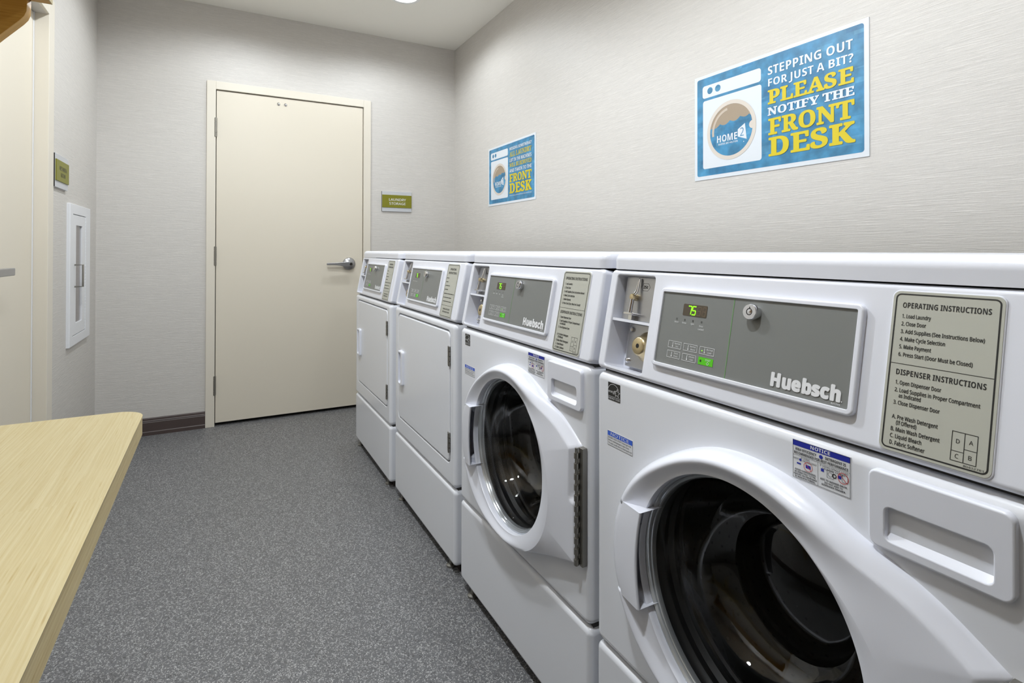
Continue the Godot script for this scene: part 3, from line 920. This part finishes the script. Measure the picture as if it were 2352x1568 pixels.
	write(mb, "DOOR LOCK LIGHT must go out", "sans", 0.0430, 0.7275, 0.0032, 0.0008, 0.0700)
	write(mb, "before attempting to open door.", "sans", 0.0430, 0.7220, 0.0032, 0.0008, 0.0660)
	write(mb, "To open, push door in then pull out.", "sans", 0.0430, 0.7165, 0.0032, 0.0008, 0.0730)
	part("notice_lettering", mb.commit(M.ink), n1)
	mb = MB.new()
	plate(mb, rrect(0.454, 0.7965, 0.534, 0.8495, 0.0006, 1), -0.001, 0.0005, 0.0001, 1)
	var n2 := part("notice_sticker", mb.commit(M.paper), root)
	n2.set_meta("label", "white detergent notice sticker with a dark blue band")
	mb = MB.new()
	mb.rect(0.4545, 0.8415, 0.5335, 0.849, 0.0007)
	mb.disc(Vector2(0.4950, 0.8370), 0.0, 0.0026, 0.0008, 20)
	mb.disc(Vector2(0.4658, 0.8236), 0.0, 0.0018, 0.0008, 16)
	mb.rect(0.4605, 0.8170, 0.4665, 0.8190, 0.0008); mb.rect(0.4735, 0.8150, 0.4805, 0.8195, 0.0008)
	mb.rect(0.4950, 0.8185, 0.4990, 0.8225, 0.0008); mb.rect(0.5180, 0.8170, 0.5220, 0.8210, 0.0008)
	part("blue_print", mb.commit(M.notice_dark), n2)
	mb = MB.new()
	mb.disc(Vector2(0.4770, 0.8172), 0.0058, 0.0064, 0.0010, 24); mb.stroke([Vector2(0.4728, 0.8214), Vector2(0.4812, 0.8130)], 0.0006, 0.0010)
	mb.disc(Vector2(0.5245, 0.8190), 0.0064, 0.0071, 0.0010, 24); mb.stroke([Vector2(0.5198, 0.8237), Vector2(0.5292, 0.8143)], 0.0007, 0.0010)
	part("red_print", mb.commit(M.red), n2).set_meta("kind", "stuff")
	mb = MB.new()
	write(mb, "NOTICE", "sans bold", 0.4940, 0.8430, 0.0048, 0.0009, 0.0270, 1)
	part("band_lettering", mb.commit(M.white_ink), n2)
	mb = MB.new()
	mb.frame(0.4545, 0.797, 0.5335, 0.849, 0.0004, 0.0008)
	mb.rect(0.4545, 0.8286, 0.5335, 0.8289, 0.0008); mb.rect(0.4905, 0.797, 0.4908, 0.8287, 0.0008)
	write(mb, "HIGH EFFICIENCY", "sans bold", 0.4585, 0.8355, 0.0037, 0.0009, 0.0300)
	write(mb, "DETERGENT IS", "sans bold", 0.5010, 0.8355, 0.0037, 0.0009, 0.0270)
	write(mb, "RECOMMENDED FOR BEST PERFORMANCE", "sans bold", 0.4565, 0.8302, 0.0037, 0.0009, 0.0745)
	write(mb, "IF USING", "sans", 0.4730, 0.8255, 0.0024, 0.0009, 0.0125, 1)
	write(mb, "NON", "sans", 0.4560, 0.8228, 0.0024, 0.0009, 0.0070); write(mb, "DETERGENT", "sans", 0.4695, 0.8222, 0.0024, 0.0009, 0.0195)
	var la := ["AVOID OVERSUDSING", "BY USING ONLY 1/2 THE", "AMOUNT RECOMMENDED", "BY MANUFACTURERS."]
	for i in 4: write(mb, la[i], "sans bold", 0.4725, 0.8080 - i * 0.0032, 0.0023, 0.0009, 0.0300 if i != 2 else 0.0335, 1)
	write(mb, "IF USING SINGLE LOAD", "sans", 0.5120, 0.8252, 0.0024, 0.0009, 0.0380, 1); write(mb, "LAUNDRY PACKET", "sans", 0.5120, 0.8220, 0.0024, 0.0009, 0.0300, 1)
	var lb := [["ADD TO WASHER DRUM.", 0.036], ["DO NOT ADD TO", 0.024], ["DISPENSER DRAWER.", 0.032]]
	for i in 3: write(mb, lb[i][0], "sans bold", 0.5120, 0.8075 - i * 0.0034, 0.0024, 0.0009, lb[i][1], 1)
	mb.frame(0.5030, 0.8130, 0.5120, 0.8230, 0.0004, 0.0009); mb.disc(Vector2(0.5075, 0.8180), 0.0026, 0.0030, 0.0009, 20); mb.disc(Vector2(0.5130, 0.8180), 0.0018, 0.0030, 0.0009, 20)
	mb.frame(0.5230, 0.8140, 0.5305, 0.8235, 0.0004, 0.0009)
	part("notice_lettering", mb.commit(M.ink), n2)
	return root

func make_dryer(label: String, at: Vector3) -> Node3D:
	var root := thing("tumble_dryer", label, "dryer", at, -PI / 2, "dryers in the row")
	cabinet_common(root, false)
	var mb := MB.new()
	plate(mb, rrect(0.0555, 0.3745, 0.6735, 0.8270, 0.023, 6), -0.014, 0.0015, 0.005, 4)
	var d := part("door", mb.commit(M.enamel), root)
	mb = MB.new()
	plate(mb, rrect(0.086, 0.523, 0.146, 0.672, 0.010, 4), 0.0, 0.0135, 0.004, 4, rrect(0.093, 0.533, 0.127, 0.664, 0.008, 4), 0.0115, 0.002, true)
	part("handle", mb.commit(M.plastic), d)
	for y in [0.710, 0.410]:
		mb = MB.new()
		plate(mb, rrect(0.6600, y, 0.6700, y + 0.068, 0.0015, 1), 0.0, 0.0035, 0.001, 2)
		for i in 4: mb.tube([Vector3(0.675, y + i * 0.0175, 0.003), Vector3(0.675, y + i * 0.0175 + 0.0145, 0.003)], 0.0050, 10)
		part("hinge", mb.commit(M.hinge), d)
	return root

# ------------------------------------------------------------------ posters
func poster(called: String, label: String, at: Vector3, w: float, h: float, lines: Array, sx: float, small: Array) -> void:
	var root := thing(called, label, "poster", at, -PI / 2)
	var mb := MB.new()
	plate(mb, rrect(0.0, 0.0, w, h, 0.0008, 1), 0.0, 0.003, 0.0004, 1)
	part("sheet", mb.commit(M.sheet), root)
	var P := func(o: Array, z: float) -> MB:
		var b := MB.new(); b.fill(PackedVector2Array(o[0]), z); return b
	part("printed_ground", (P.call(rrect(0.0130, 0.0140, w - 0.0135, h - 0.0115, 0.008), 0.0032) as MB).commit(M.print, 2), root)
	mb = MB.new()
	mb.fill(PackedVector2Array(rrect(0.039, 0.304, 0.290 * sx, 0.350, 0.010)[0]), 0.0034)
	mb.fill(PackedVector2Array(rrect(0.041, 0.040, 0.292 * sx, 0.294, 0.009)[0]), 0.0034)
	part("washer_picture", mb.commit(M.sheet), root)
	mb = MB.new()
	mb.disc(Vector2(0.074, 0.328), 0.0, 0.0125, 0.0036, 24)
	part("dial_print", mb.commit(M.print, 2), root)
	mb = MB.new()
	mb.disc(Vector2(0.110 * lerpf(1, sx, 0.5), 0.328), 0.0, 0.0125, 0.0036, 24)
	part("dial_print", mb.commit(M.print, 2), root)
	mb = MB.new()
	var C := Vector2(0.1665 * lerpf(1, sx, 0.6), 0.1655)
	var RO := 0.1055 * lerpf(1, sx, 0.9); var RI := 0.0915 * lerpf(1, sx, 0.9)
	# water with a wavy top
	var wp := []
	for i in 25:
		var t := i / 24.0
		var x := lerpf(-RI * 0.985, RI * 0.93, t)
		wp.append(Vector2(C.x + x, minf(C.y + 0.013 + t * 0.024 + (1.0 - absf(sin(t * PI * 4.0))) * 0.009, C.y + sqrt(maxf(0.0, RI * RI - x * x)))))
	for i in 30:
		var a := -0.02 - (PI - 0.16) * i / 29.0
		var pp := C + Vector2(cos(a), sin(a)) * RI
		wp.append(pp)
	var wpoly := PackedVector2Array(wp)
	mb.fill(wpoly, 0.0040)
	part("water_print", mb.commit(M.print, 2), root)
	mb = MB.new()
	mb.disc(C, RI, RO, 0.0042, 48); mb.disc(C + Vector2(RI, 0.002), 0.0, 0.014, 0.0043, 20)
	part("ring_print", mb.commit(M.taupe), root)
	mb = MB.new(); mb.disc(C, 0.0, RI, 0.0037, 48)
	part("window_print", mb.commit(M.taupe_dark), root)
	mb = MB.new(); mb.disc(C, RI * 0.80, RI * 0.90, 0.0041, 24, 1.75, 3.3)
	part("shine_print", mb.commit(M.taupe_lens), root)
	# badge in the window
	mb = MB.new()
	write(mb, "HOME", "sans bold", 0.107 * sx, 0.128, 0.0245, 0.0044, 0.088 * sx, 0, 0.0)
	var fl := [Vector2(0.1975, 0.135), Vector2(0.2340, 0.121), Vector2(0.2270, 0.177), Vector2(0.1975, 0.160)]
	for i in 4: fl[i] = Vector2(fl[i].x * sx, fl[i].y)
	var fl2 := PackedVector2Array(fl)
	mb.fill(fl2, 0.0044)
	write(mb, "SUITES BY HILTON", "sans bold", 0.113 * sx, 0.1175, 0.0058, 0.0044, 0.084 * sx)
	mb.disc(Vector2(0.222 * sx, 0.114), 0.0, 0.0018, 0.0044, 10)
	part("badge_print", mb.commit(M.sheet), root)
	mb = MB.new(); write(mb, "2", "sans", 0.2150 * sx, 0.1345, 0.0290, 0.0047, 0.0150, 1)
	part("badge_numeral", mb.commit(M.print, 2), root)
	var yl := MB.new(); var wh := MB.new()
	for q in lines:
		# text, colour, font, x0, x1, y0, y1
		var b: MB = yl if q[1] == "y" else wh
		write(b, q[0], q[2], q[3], q[5], q[6] - q[5], 0.0044, q[4] - q[3])
	if small.size() > 0: write(wh, small[0], "sans bold", small[1], small[3], 0.0055, 0.0044, small[2] - small[1])
	part("yellow_lettering", yl.commit(M.yellow), root)
	part("white_lettering", wh.commit(M.sheet), root)

# ------------------------------------------------------------------ room
func hinge_mesh(h: float) -> ArrayMesh:
	var mb := MB.new()
	mb.tube([Vector3(0, -h / 2, 0), Vector3(0, -h * 0.30, 0)], 0.0078, 12)
	mb.tube([Vector3(0, -h * 0.285, 0), Vector3(0, h * 0.285, 0)], 0.0078, 12)
	mb.tube([Vector3(0, h * 0.30, 0), Vector3(0, h / 2, 0)], 0.0078, 12)
	mb.tube([Vector3(0, -h * 0.52, 0), Vector3(0, h * 0.52, 0)], 0.0055, 10)
	return mb.commit(M.hinge)

func downlight(at: Vector3, label: String, energy: float) -> void:
	var root := thing("downlight", label, "ceiling light", at, 0.0, "recessed ceiling downlights")
	var mb := MB.new()
	mb.lathe([Vector2(0.098, 0.0), Vector2(0.097, 0.004), Vector2(0.090, 0.0065), Vector2(0.080, 0.005), Vector2(0.075, 0.0025)], 48, Vector3.ZERO, 1.0)
	part("trim_ring", mb.commit(M.light_trim), root, Vector3.ZERO, Vector3(PI / 2, 0, 0))
	mb = MB.new()
	mb.disc(Vector2.ZERO, 0.0, 0.076, 0.0030, 40)
	part("lens", mb.commit(M.lens), root, Vector3.ZERO, Vector3(PI / 2, 0, 0))
	var s := SpotLight3D.new()
	s.name = "lamp_light"
	root.add_child(s)
	s.position = Vector3(0, -0.012, 0); s.rotation = Vector3(-PI / 2, 0, 0)
	s.spot_angle = 83.0; s.spot_angle_attenuation = 0.42; s.spot_range = 12.0; s.spot_attenuation = 2.0
	s.light_size = 0.065; s.light_energy = energy; s.light_color = Color(0.955, 0.98, 1.0); s.shadow_enabled = true

func build_room() -> void:
	var mb := MB.new()
	mb.box(Vector3(XL - 0.15, -0.1, ZB - 0.9), Vector3(XR + 0.15, 0.0, ZF + 0.15))
	struct("floor", mb.commit(M.floor, 3))
	mb = MB.new()
	# ceiling with round cut-outs left to the cans: a slab above them, fittings are set into its face
	mb.box(Vector3(XL - 0.15, HC, ZB - 0.15), Vector3(XR + 0.15, HC + 0.1, ZF + 0.15))
	struct("ceiling", mb.commit(M.ceiling))
	mb = MB.new()
	mb.box(Vector3(XR, 0, ZB - 0.15), Vector3(XR + 0.15, HC, ZF + 0.15))
	struct("wall_right", mb.commit(M.wall))
	mb = MB.new()
	mb.box(Vector3(XL - 0.15, 0, ZF), Vector3(XR, HC, ZF + 0.15))
	struct("wall_front", mb.commit(M.wall))
	# back wall with the door opening
	mb = MB.new()
	mb.box(Vector3(XL - 0.15, 0, ZB - 0.12), Vector3(-0.0225, HC, ZB))
	mb.box(Vector3(0.9035, 0, ZB - 0.12), Vector3(XR, HC, ZB))
	mb.box(Vector3(-0.0225, 2.1305, ZB - 0.12), Vector3(0.9035, HC, ZB))
	struct("wall_back", mb.commit(M.wall))
	# left wall with the opening of the second door
	mb = MB.new()
	mb.box(Vector3(XL - 0.15, 0, ZB), Vector3(XL, HC, -2.885))
	mb.box(Vector3(XL - 0.15, 0, -2.245), Vector3(XL, HC, ZF))
	mb.box(Vector3(XL - 0.15, 2.085, -2.885), Vector3(XL, HC, -2.245))
	struct("wall_left", mb.commit(M.wall))
	# store behind the far door: closed, unlit
	mb = MB.new()
	mb.box(Vector3(XL - 0.15, 0, ZB - 1.0), Vector3(XR + 0.15, HC, ZB - 0.9))
	struct("wall_store", mb.commit(M.gap))
	# baseboards: a profiled dark vinyl strip
	var prof := [Vector2(0.0, 0.0), Vector2(0.012, 0.0), Vector2(0.012, 0.020), Vector2(0.009, 0.024), Vector2(0.009, 0.076), Vector2(0.007, 0.080), Vector2(0.0085, 0.084), Vector2(0.006, 0.089), Vector2(0.0055, 0.098), Vector2(0.003, 0.1035), Vector2(0.0, 0.1035)]
	for q in [["baseboard_back", Vector3(XL, 0, ZB), Vector3(-0.0735, 0, ZB), Vector3(0, 0, 1)], ["baseboard_back_right", Vector3(0.955, 0, ZB), Vector3(XR, 0, ZB), Vector3(0, 0, 1)], ["baseboard_right", Vector3(XR, 0, ZB), Vector3(XR, 0, ZF), Vector3(-1, 0, 0)], ["baseboard_left", Vector3(XL, 0, ZB), Vector3(XL, 0, -2.966), Vector3(1, 0, 0)], ["baseboard_left_near", Vector3(XL, 0, -2.165), Vector3(XL, 0, ZF), Vector3(1, 0, 0)]]:
		mb = MB.new()
		var d: Vector3 = q[3]
		for i in prof.size() - 1:
			var a: Vector2 = prof[i]; var b: Vector2 = prof[i + 1]
			var t := (b - a).normalized()
			var nn := d * t.y + Vector3(0, -t.x, 0)
			mb.flat_quad(q[1] + d * a.x + Vector3(0, a.y, 0), q[2] + d * a.x + Vector3(0, a.y, 0), q[2] + d * b.x + Vector3(0, b.y, 0), q[1] + d * b.x + Vector3(0, b.y, 0), nn)
		struct(q[0], mb.commit(M.vinyl))

func build_far_door() -> void:
	var root := struct_node("door_1", Vector3(0, 0, ZB))
	root.set_meta("label", "cream flush door with a lever handle in the far wall")
	var mb := MB.new()
	plate(mb, rrect(-0.0185, 0.0210, 0.8995, 2.1265, 0.002, 2), -0.044, 0.0, 0.0015, 2)
	part("slab", mb.commit(M.cream), root)
	var fr := [[-0.0730, 0.0, -0.0222, 2.1812, "jamb"], [0.9032, 0.0, 0.9540, 2.1812, "jamb"], [-0.0222, 2.1304, 0.9032, 2.1812, "head"]]
	for f in fr:
		mb = MB.new()
		plate(mb, rrect(f[0], f[1], f[2], f[3], 0.0025, 1), -0.115, 0.013, 0.002, 3)
		part(f[4], mb.commit(M.cream_frame), root)
	mb = MB.new()
	mb.box(Vector3(-0.0222, 0.0, -0.075), Vector3(-0.004, 2.13, -0.048)); mb.box(Vector3(0.885, 0.0, -0.075), Vector3(0.9032, 2.13, -0.048)); mb.box(Vector3(-0.02, 2.112, -0.075), Vector3(0.90, 2.1304, -0.048))
	part("stop", mb.commit(M.gap), root)
	for y in [1.889, 1.075, 0.258]: part("hinge", hinge_mesh(0.118), root, Vector3(-0.0225, y, 0.010))
	for x in [0.344, 0.387]:
		mb = MB.new()
		mb.lathe([Vector2(0.010, 0.0), Vector2(0.0095, 0.004), Vector2(0.006, 0.007), Vector2(0.0, 0.008)], 16, Vector3(x, 2.084, 0), 1.0)
		part("bolt", mb.commit(M.chrome), root)
	mb = MB.new()
	mb.lathe([Vector2(0.044, 0.0), Vector2(0.044, 0.006), Vector2(0.040, 0.012), Vector2(0.028, 0.018), Vector2(0.018, 0.022), Vector2(0.016, 0.040), Vector2(0.0, 0.040)], 40, Vector3(0.805, 1.018, 0), 1.0)
	var rose := part("lever_rose", mb.commit(M.steel), root)
	mb = MB.new()
	plate(mb, polyline([Vector2(0.790, 1.000), Vector2(0.815, 1.002), Vector2(0.822, 1.010), Vector2(0.824, 1.018), Vector2(0.822, 1.027), Vector2(0.815, 1.033), Vector2(0.790, 1.032), Vector2(0.750, 1.030), Vector2(0.700, 1.027), Vector2(0.652, 1.026), Vector2(0.648, 1.023), Vector2(0.648, 1.013), Vector2(0.652, 1.010), Vector2(0.700, 1.010), Vector2(0.735, 1.006), Vector2(0.760, 1.001)].duplicate()), 0.040, 0.056, 0.003, 3, [], 0, 0, false, true)
	part("lever", mb.commit(M.steel), rose)
	mb = MB.new()
	mb.lathe([Vector2(0.010, 0.056), Vector2(0.0095, 0.0585), Vector2(0.0, 0.0585)], 20, Vector3(0.808, 1.017, 0), 1.0)
	part("key_cylinder", mb.commit(M.chrome), rose)

func build_left_door() -> void:
	# set in the left wall; local x runs away from the camera, z out of the wall
	var root := struct_node("door_2", Vector3(XL, 0, -2.245), PI / 2)
	root.set_meta("label", "cream flush door in the left wall behind the counter")
	var W := 0.640
	var mb := MB.new()
	plate(mb, rrect(0.003, 0.012, W - 0.003, 2.081, 0.002, 2), -0.084, -0.040, 0.0015, 2)
	part("slab", mb.commit(M.cream), root)
	for f in [[-0.080, 0.0, 0.0, 2.165, "jamb"], [W, 0.0, W + 0.080, 2.165, "jamb"], [0.0, 2.085, W, 2.165, "head"]]:
		mb = MB.new()
		plate(mb, rrect(f[0], f[1], f[2], f[3], 0.0025, 1), -0.15, 0.010, 0.002, 3)
		part(f[4], mb.commit(M.cream_frame), root)
	mb = MB.new()
	mb.tube([Vector3(W - 0.004, 0.0, -0.0405), Vector3(W - 0.004, 2.084, -0.0405)], 0.0035, 8)
	part("seal", mb.commit(M.cab_white), root)
	mb = MB.new()
	mb.lathe([Vector2(0.044, -0.040), Vector2(0.044, -0.034), Vector2(0.028, -0.022), Vector2(0.018, -0.018), Vector2(0.016, 0.004), Vector2(0.0, 0.004)], 36, Vector3(0.060, 1.038, 0), 1.0)
	var rose := part("lever_rose", mb.commit(M.steel), root)
	mb = MB.new()
	plate(mb, rrect(0.045, 1.025, 0.196, 1.051, 0.004, 3), 0.002, 0.020, 0.003, 3, [], 0, 0, false, true)
	part("lever", mb.commit(M.steel), rose)

func sign_plate(called: String, label: String, at: Vector3, turn: float, w: float, h: float, l1: String, l2: String, ink: Material) -> void:
	var root := thing(called, label, "sign", at, turn)
	var mb := MB.new()
	plate(mb, rrect(0, 0, w, h, 0.001, 1), 0.0, 0.010, 0.0008, 2)
	part("backing", mb.commit(M.sign_metal), root)
	mb = MB.new()
	plate(mb, rrect(0.001, h * 0.195, w - 0.001, h * 0.825, 0.001, 1), 0.009, 0.0145, 0.0008, 2)
	part("colour_band", mb.commit(M.olive), root)
	mb = MB.new()
	mb.box(Vector3(-0.001, 0.001, 0.0), Vector3(0.0005, h - 0.001, 0.0088))
	part("edge", mb.commit(M.sign_edge), root)
	mb = MB.new()
	write(mb, l1, "sans", w * 0.515, h * 0.530, h * 0.125, 0.0150, w * 0.57, 1)
	write(mb, l2, "sans", w * 0.515, h * 0.335, h * 0.125, 0.0150, w * 0.55 if l2.length() > 5 else w * 0.34, 1)
	part("lettering", mb.commit(ink), root)

func build_left_things() -> void:
	sign_plate("room_sign", "olive green room sign reading MECHANICAL ROOM beside the left door frame", Vector3(XL, 1.385, -2.990), PI / 2, 0.222, 0.146, "MECHANICAL", "ROOM", M.sign_edge)
	sign_plate("room_sign", "olive green room sign reading LAUNDRY STORAGE beside the far door", Vector3(1.0355, 1.3955, ZB), 0.0, 0.2205, 0.146, "LAUNDRY", "STORAGE", M.white_ink)
	# extinguisher cabinet
	var root := thing("fire_extinguisher_cabinet", "white metal extinguisher cabinet with a narrow window on the left wall", "cabinet", Vector3(XL, 0.650, -3.245), PI / 2)
	var mb := MB.new()
	plate(mb, rrect(0.0, 0.0, 0.452, 0.684, 0.002, 2), 0.0, 0.014, 0.003, 3, rrect(0.058, 0.046, 0.340, 0.636, 0.002, 2), 0.012, 0.0008, true)
	part("frame", mb.commit(M.cab_white), root)
	mb = MB.new()
	plate(mb, rrect(0.061, 0.049, 0.336, 0.633, 0.002, 2), 0.003, 0.0125, 0.0015, 3, rrect(0.128, 0.104, 0.266, 0.583, 0.001, 2), 0.010, 0.0005, false)
	var door := part("door", mb.commit(M.cab_white), root)
	mb = MB.new(); mb.rect(0.127, 0.103, 0.267, 0.584, 0.0028)
	part("interior", mb.commit(mat(rgb(150, 140, 138), 0.6)), root)
	mb = MB.new(); mb.rect(0.127, 0.103, 0.267, 0.584, 0.0060)
	part("pane", mb.commit(M.pane), door)
	mb = MB.new()
	mb.tube([Vector3(0.100, 0.390, 0.012), Vector3(0.100, 0.390, 0.045), Vector3(0.100, 0.284, 0.045), Vector3(0.100, 0.284, 0.012)], 0.0045, 8)
	part("handle", mb.commit(M.hinge), door)
	mb = MB.new()
	for i in 36: mb.tube([Vector3(0.339, 0.052 + i * 0.0162, 0.012), Vector3(0.339, 0.062 + i * 0.0162, 0.012)], 0.0035, 6)
	part("hinge", mb.commit(M.cab_white), door)
	# folding counter
	root = thing("folding_counter", "pale maple laminate counter with a rounded corner at the left", "counter", Vector3(0, 0, 0))
	var co := [[], []]
	var rr := 0.055
	var pts := []; var nr := []
	var x0 := XL + 0.003; var x1 := -0.140; var y0 := -1.6; var y1 := 1.432
	pts.append(Vector2(x0, y0)); nr.append(Vector2(0, -1))
	pts.append(Vector2(x1, y0)); nr.append(Vector2(1, 0))
	for i in 13:
		var a := PI / 2 * i / 12
		pts.append(Vector2(x1 - rr + rr * cos(a), y1 - rr + rr * sin(a))); nr.append(Vector2(cos(a), sin(a)))
	pts.append(Vector2(x0, y1)); nr.append(Vector2(0, 1))
	co = [pts, nr]
	mb = MB.new(); plate(mb, co, 0.7635, 0.7650, 0.0003, 1)
	part("laminate_top", mb.commit(M.wood, 1, 1.0, Vector2(0.55, 0.9)), root, Vector3.ZERO, Vector3(-PI / 2, 0, 0))
	var pin := []
	for i in pts.size(): pin.append(pts[i] - nr[i] * 0.0006)
	mb = MB.new(); plate(mb, [pin, nr], 0.7255, 0.7634, 0.0004, 1, [], 0, 0, false, true)
	part("edge_band", mb.commit(M.wood_edge, 1, 1.0, Vector2(0.2, 0.3)), root, Vector3.ZERO, Vector3(-PI / 2, 0, 0))
	mb = MB.new(); mb.box(Vector3(XL + 0.003, 0.660, -1.36), Vector3(XL + 0.03, 0.7254, 1.5))
	part("wall_cleat", mb.commit(M.wood_edge, 2), root)
	for z in [-1.10, 0.2, 1.4]:
		mb = MB.new()
		plate(mb, polyline([Vector2(XL + 0.003, 0.38), Vector2(XL + 0.02, 0.38), Vector2(XL + 0.36, 0.69), Vector2(XL + 0.36, 0.7254), Vector2(XL + 0.003, 0.7254)]), z - 0.012, z + 0.012, 0.001, 1, [], 0, 0, false, true)
		part("bracket", mb.commit(M.wood_edge, 2), root)
	# wall shelf with bracket
	root = thing("wall_shelf", "maple laminate wall shelf seen from below above the counter", "shelf", Vector3.ZERO)
	mb = MB.new(); mb.box(Vector3(XL, 1.600, -1.386), Vector3(-0.296, 1.634, 1.5))
	part("shelf_board", mb.commit(M.wood_board, 3, 1.0, Vector2(0.1, 0.2)), root)
	mb = MB.new(); mb.box(Vector3(-0.2965, 1.600, -1.386), Vector3(-0.2945, 1.634, 1.5)); mb.box(Vector3(XL, 1.600, -1.388), Vector3(-0.2945, 1.634, -1.386))
	part("edge_band", mb.commit(M.wood, 2), root)
	for z in [-1.36, 0.2, 1.4]:
		mb = MB.new()
		var bp := [Vector2(XL, 1.600), Vector2(XL, 1.190), Vector2(-0.366, 1.517), Vector2(-0.349, 1.537), Vector2(-0.338, 1.550), Vector2(-0.331, 1.560), Vector2(-0.3275, 1.570), Vector2(-0.327, 1.580), Vector2(-0.327, 1.600)]
		plate(mb, polyline(bp), z - 0.026, z, 0.0005, 1)
		part("bracket", mb.commit(M.wood_board, 2, 1.0, Vector2(0.3, 0.1)), root)

func _ready() -> void:
	# camera
	var cam := Camera3D.new()
	cam.name = "camera"
	add_child(cam)
	cam.position = Vector3(0, 1.11219, 0)
	cam.rotation_degrees = Vector3(0.41263, -28.1786, 0.06577)
	var fpx := 1255.22
	var near := 0.05
	cam.projection = Camera3D.PROJECTION_FRUSTUM
	cam.set_frustum(near * 1568.0 / fpx, Vector2(0, -near * (784.0 - 566.046) / fpx), near, 60.0)
	cam.current = true
	# environment: an interior without windows, the lamps are the only light
	var we := WorldEnvironment.new()
	we.name = "environment"
	var env := Environment.new()
	env.background_mode = Environment.BG_COLOR
	env.background_color = Color(0.01, 0.01, 0.01)
	env.ambient_light_source = Environment.AMBIENT_SOURCE_DISABLED
	env.tonemap_mode = Environment.TONE_MAPPER_LINEAR
	env.tonemap_exposure = 1.06
	env.sdfgi_enabled = true; env.ssao_enabled = true; env.ssil_enabled = true
	we.environment = env
	add_child(we)
	make_materials()
	# recessed downlights, two rows along the room
	downlight(Vector3(0.992, HC, -3.24), "recessed round downlight in the ceiling near the far corner", 0.85)
	downlight(Vector3(0.12, HC, -3.20), "recessed round downlight in front of the far door", 1.0)
	downlight(Vector3(0.992, HC, -0.60), "recessed round downlight above the nearest washer", 0.66)
	downlight(Vector3(0.08, HC, -1.90), "recessed round downlight over the middle of the aisle", 2.5)
	downlight(Vector3(0.0, HC, -0.60), "recessed round downlight over the aisle beside the counter", 2.6)
	build_room()
	build_far_door()
	build_left_door()
	make_washer("nearest white front-load washer, cut off by the right picture edge", Vector3(XF, 0, -0.945))
	make_washer("white front-load washer between the nearest washer and the dryers", Vector3(XF - 0.001, 0, -1.6865))
	make_dryer("white dryer standing next to the washers", Vector3(XF + 0.001, 0, -2.459))
	make_dryer("farthest white dryer, next to the cream door", Vector3(XF - 0.007, 0, -3.2334))
	poster("wall_poster", "large near blue poster reading STEPPING OUT FOR JUST A BIT", Vector3(XR, 1.3769, -1.5089), 0.636, 0.391,
		[["STEPPING OUT", "w", "sans bold", 0.317, 0.592, 0.316, 0.344], ["FOR JUST A BIT?", "w", "sans bold", 0.318, 0.594, 0.278, 0.303], ["PLEASE", "y", "serif heavy", 0.318, 0.594, 0.220, 0.264], ["NOTIFY THE", "w", "serif heavy", 0.317, 0.596, 0.182, 0.207], ["FRONT", "y", "serif heavy", 0.320, 0.595, 0.118, 0.169], ["DESK", "y", "serif heavy", 0.321, 0.597, 0.048, 0.106]], 1.0, [])
	poster("wall_poster", "small far blue poster reading MISSING SOMETHING above the dryers", Vector3(XR, 1.4072, -3.3254), 0.6255, 0.386,
		[["MISSING SOMETHING?", "w", "sans bold", 0.307, 0.579, 0.330, 0.348], ["ALL LAUNDRY", "y", "serif bold", 0.307, 0.579, 0.289, 0.318], ["LEFT IN THE MACHINES", "w", "sans bold", 0.307, 0.579, 0.256, 0.277], ["WILL BE REMOVED", "y", "serif bold", 0.307, 0.579, 0.224, 0.248], ["AND TAKEN TO THE", "w", "sans bold", 0.307, 0.579, 0.191, 0.212], ["FRONT", "y", "serif heavy", 0.307, 0.579, 0.132, 0.179], ["DESK", "y", "serif heavy", 0.308, 0.580, 0.062, 0.120]], 0.97, ["Please notify us if all machines are full and not in use", 0.308, 0.580, 0.044])
	build_left_things()
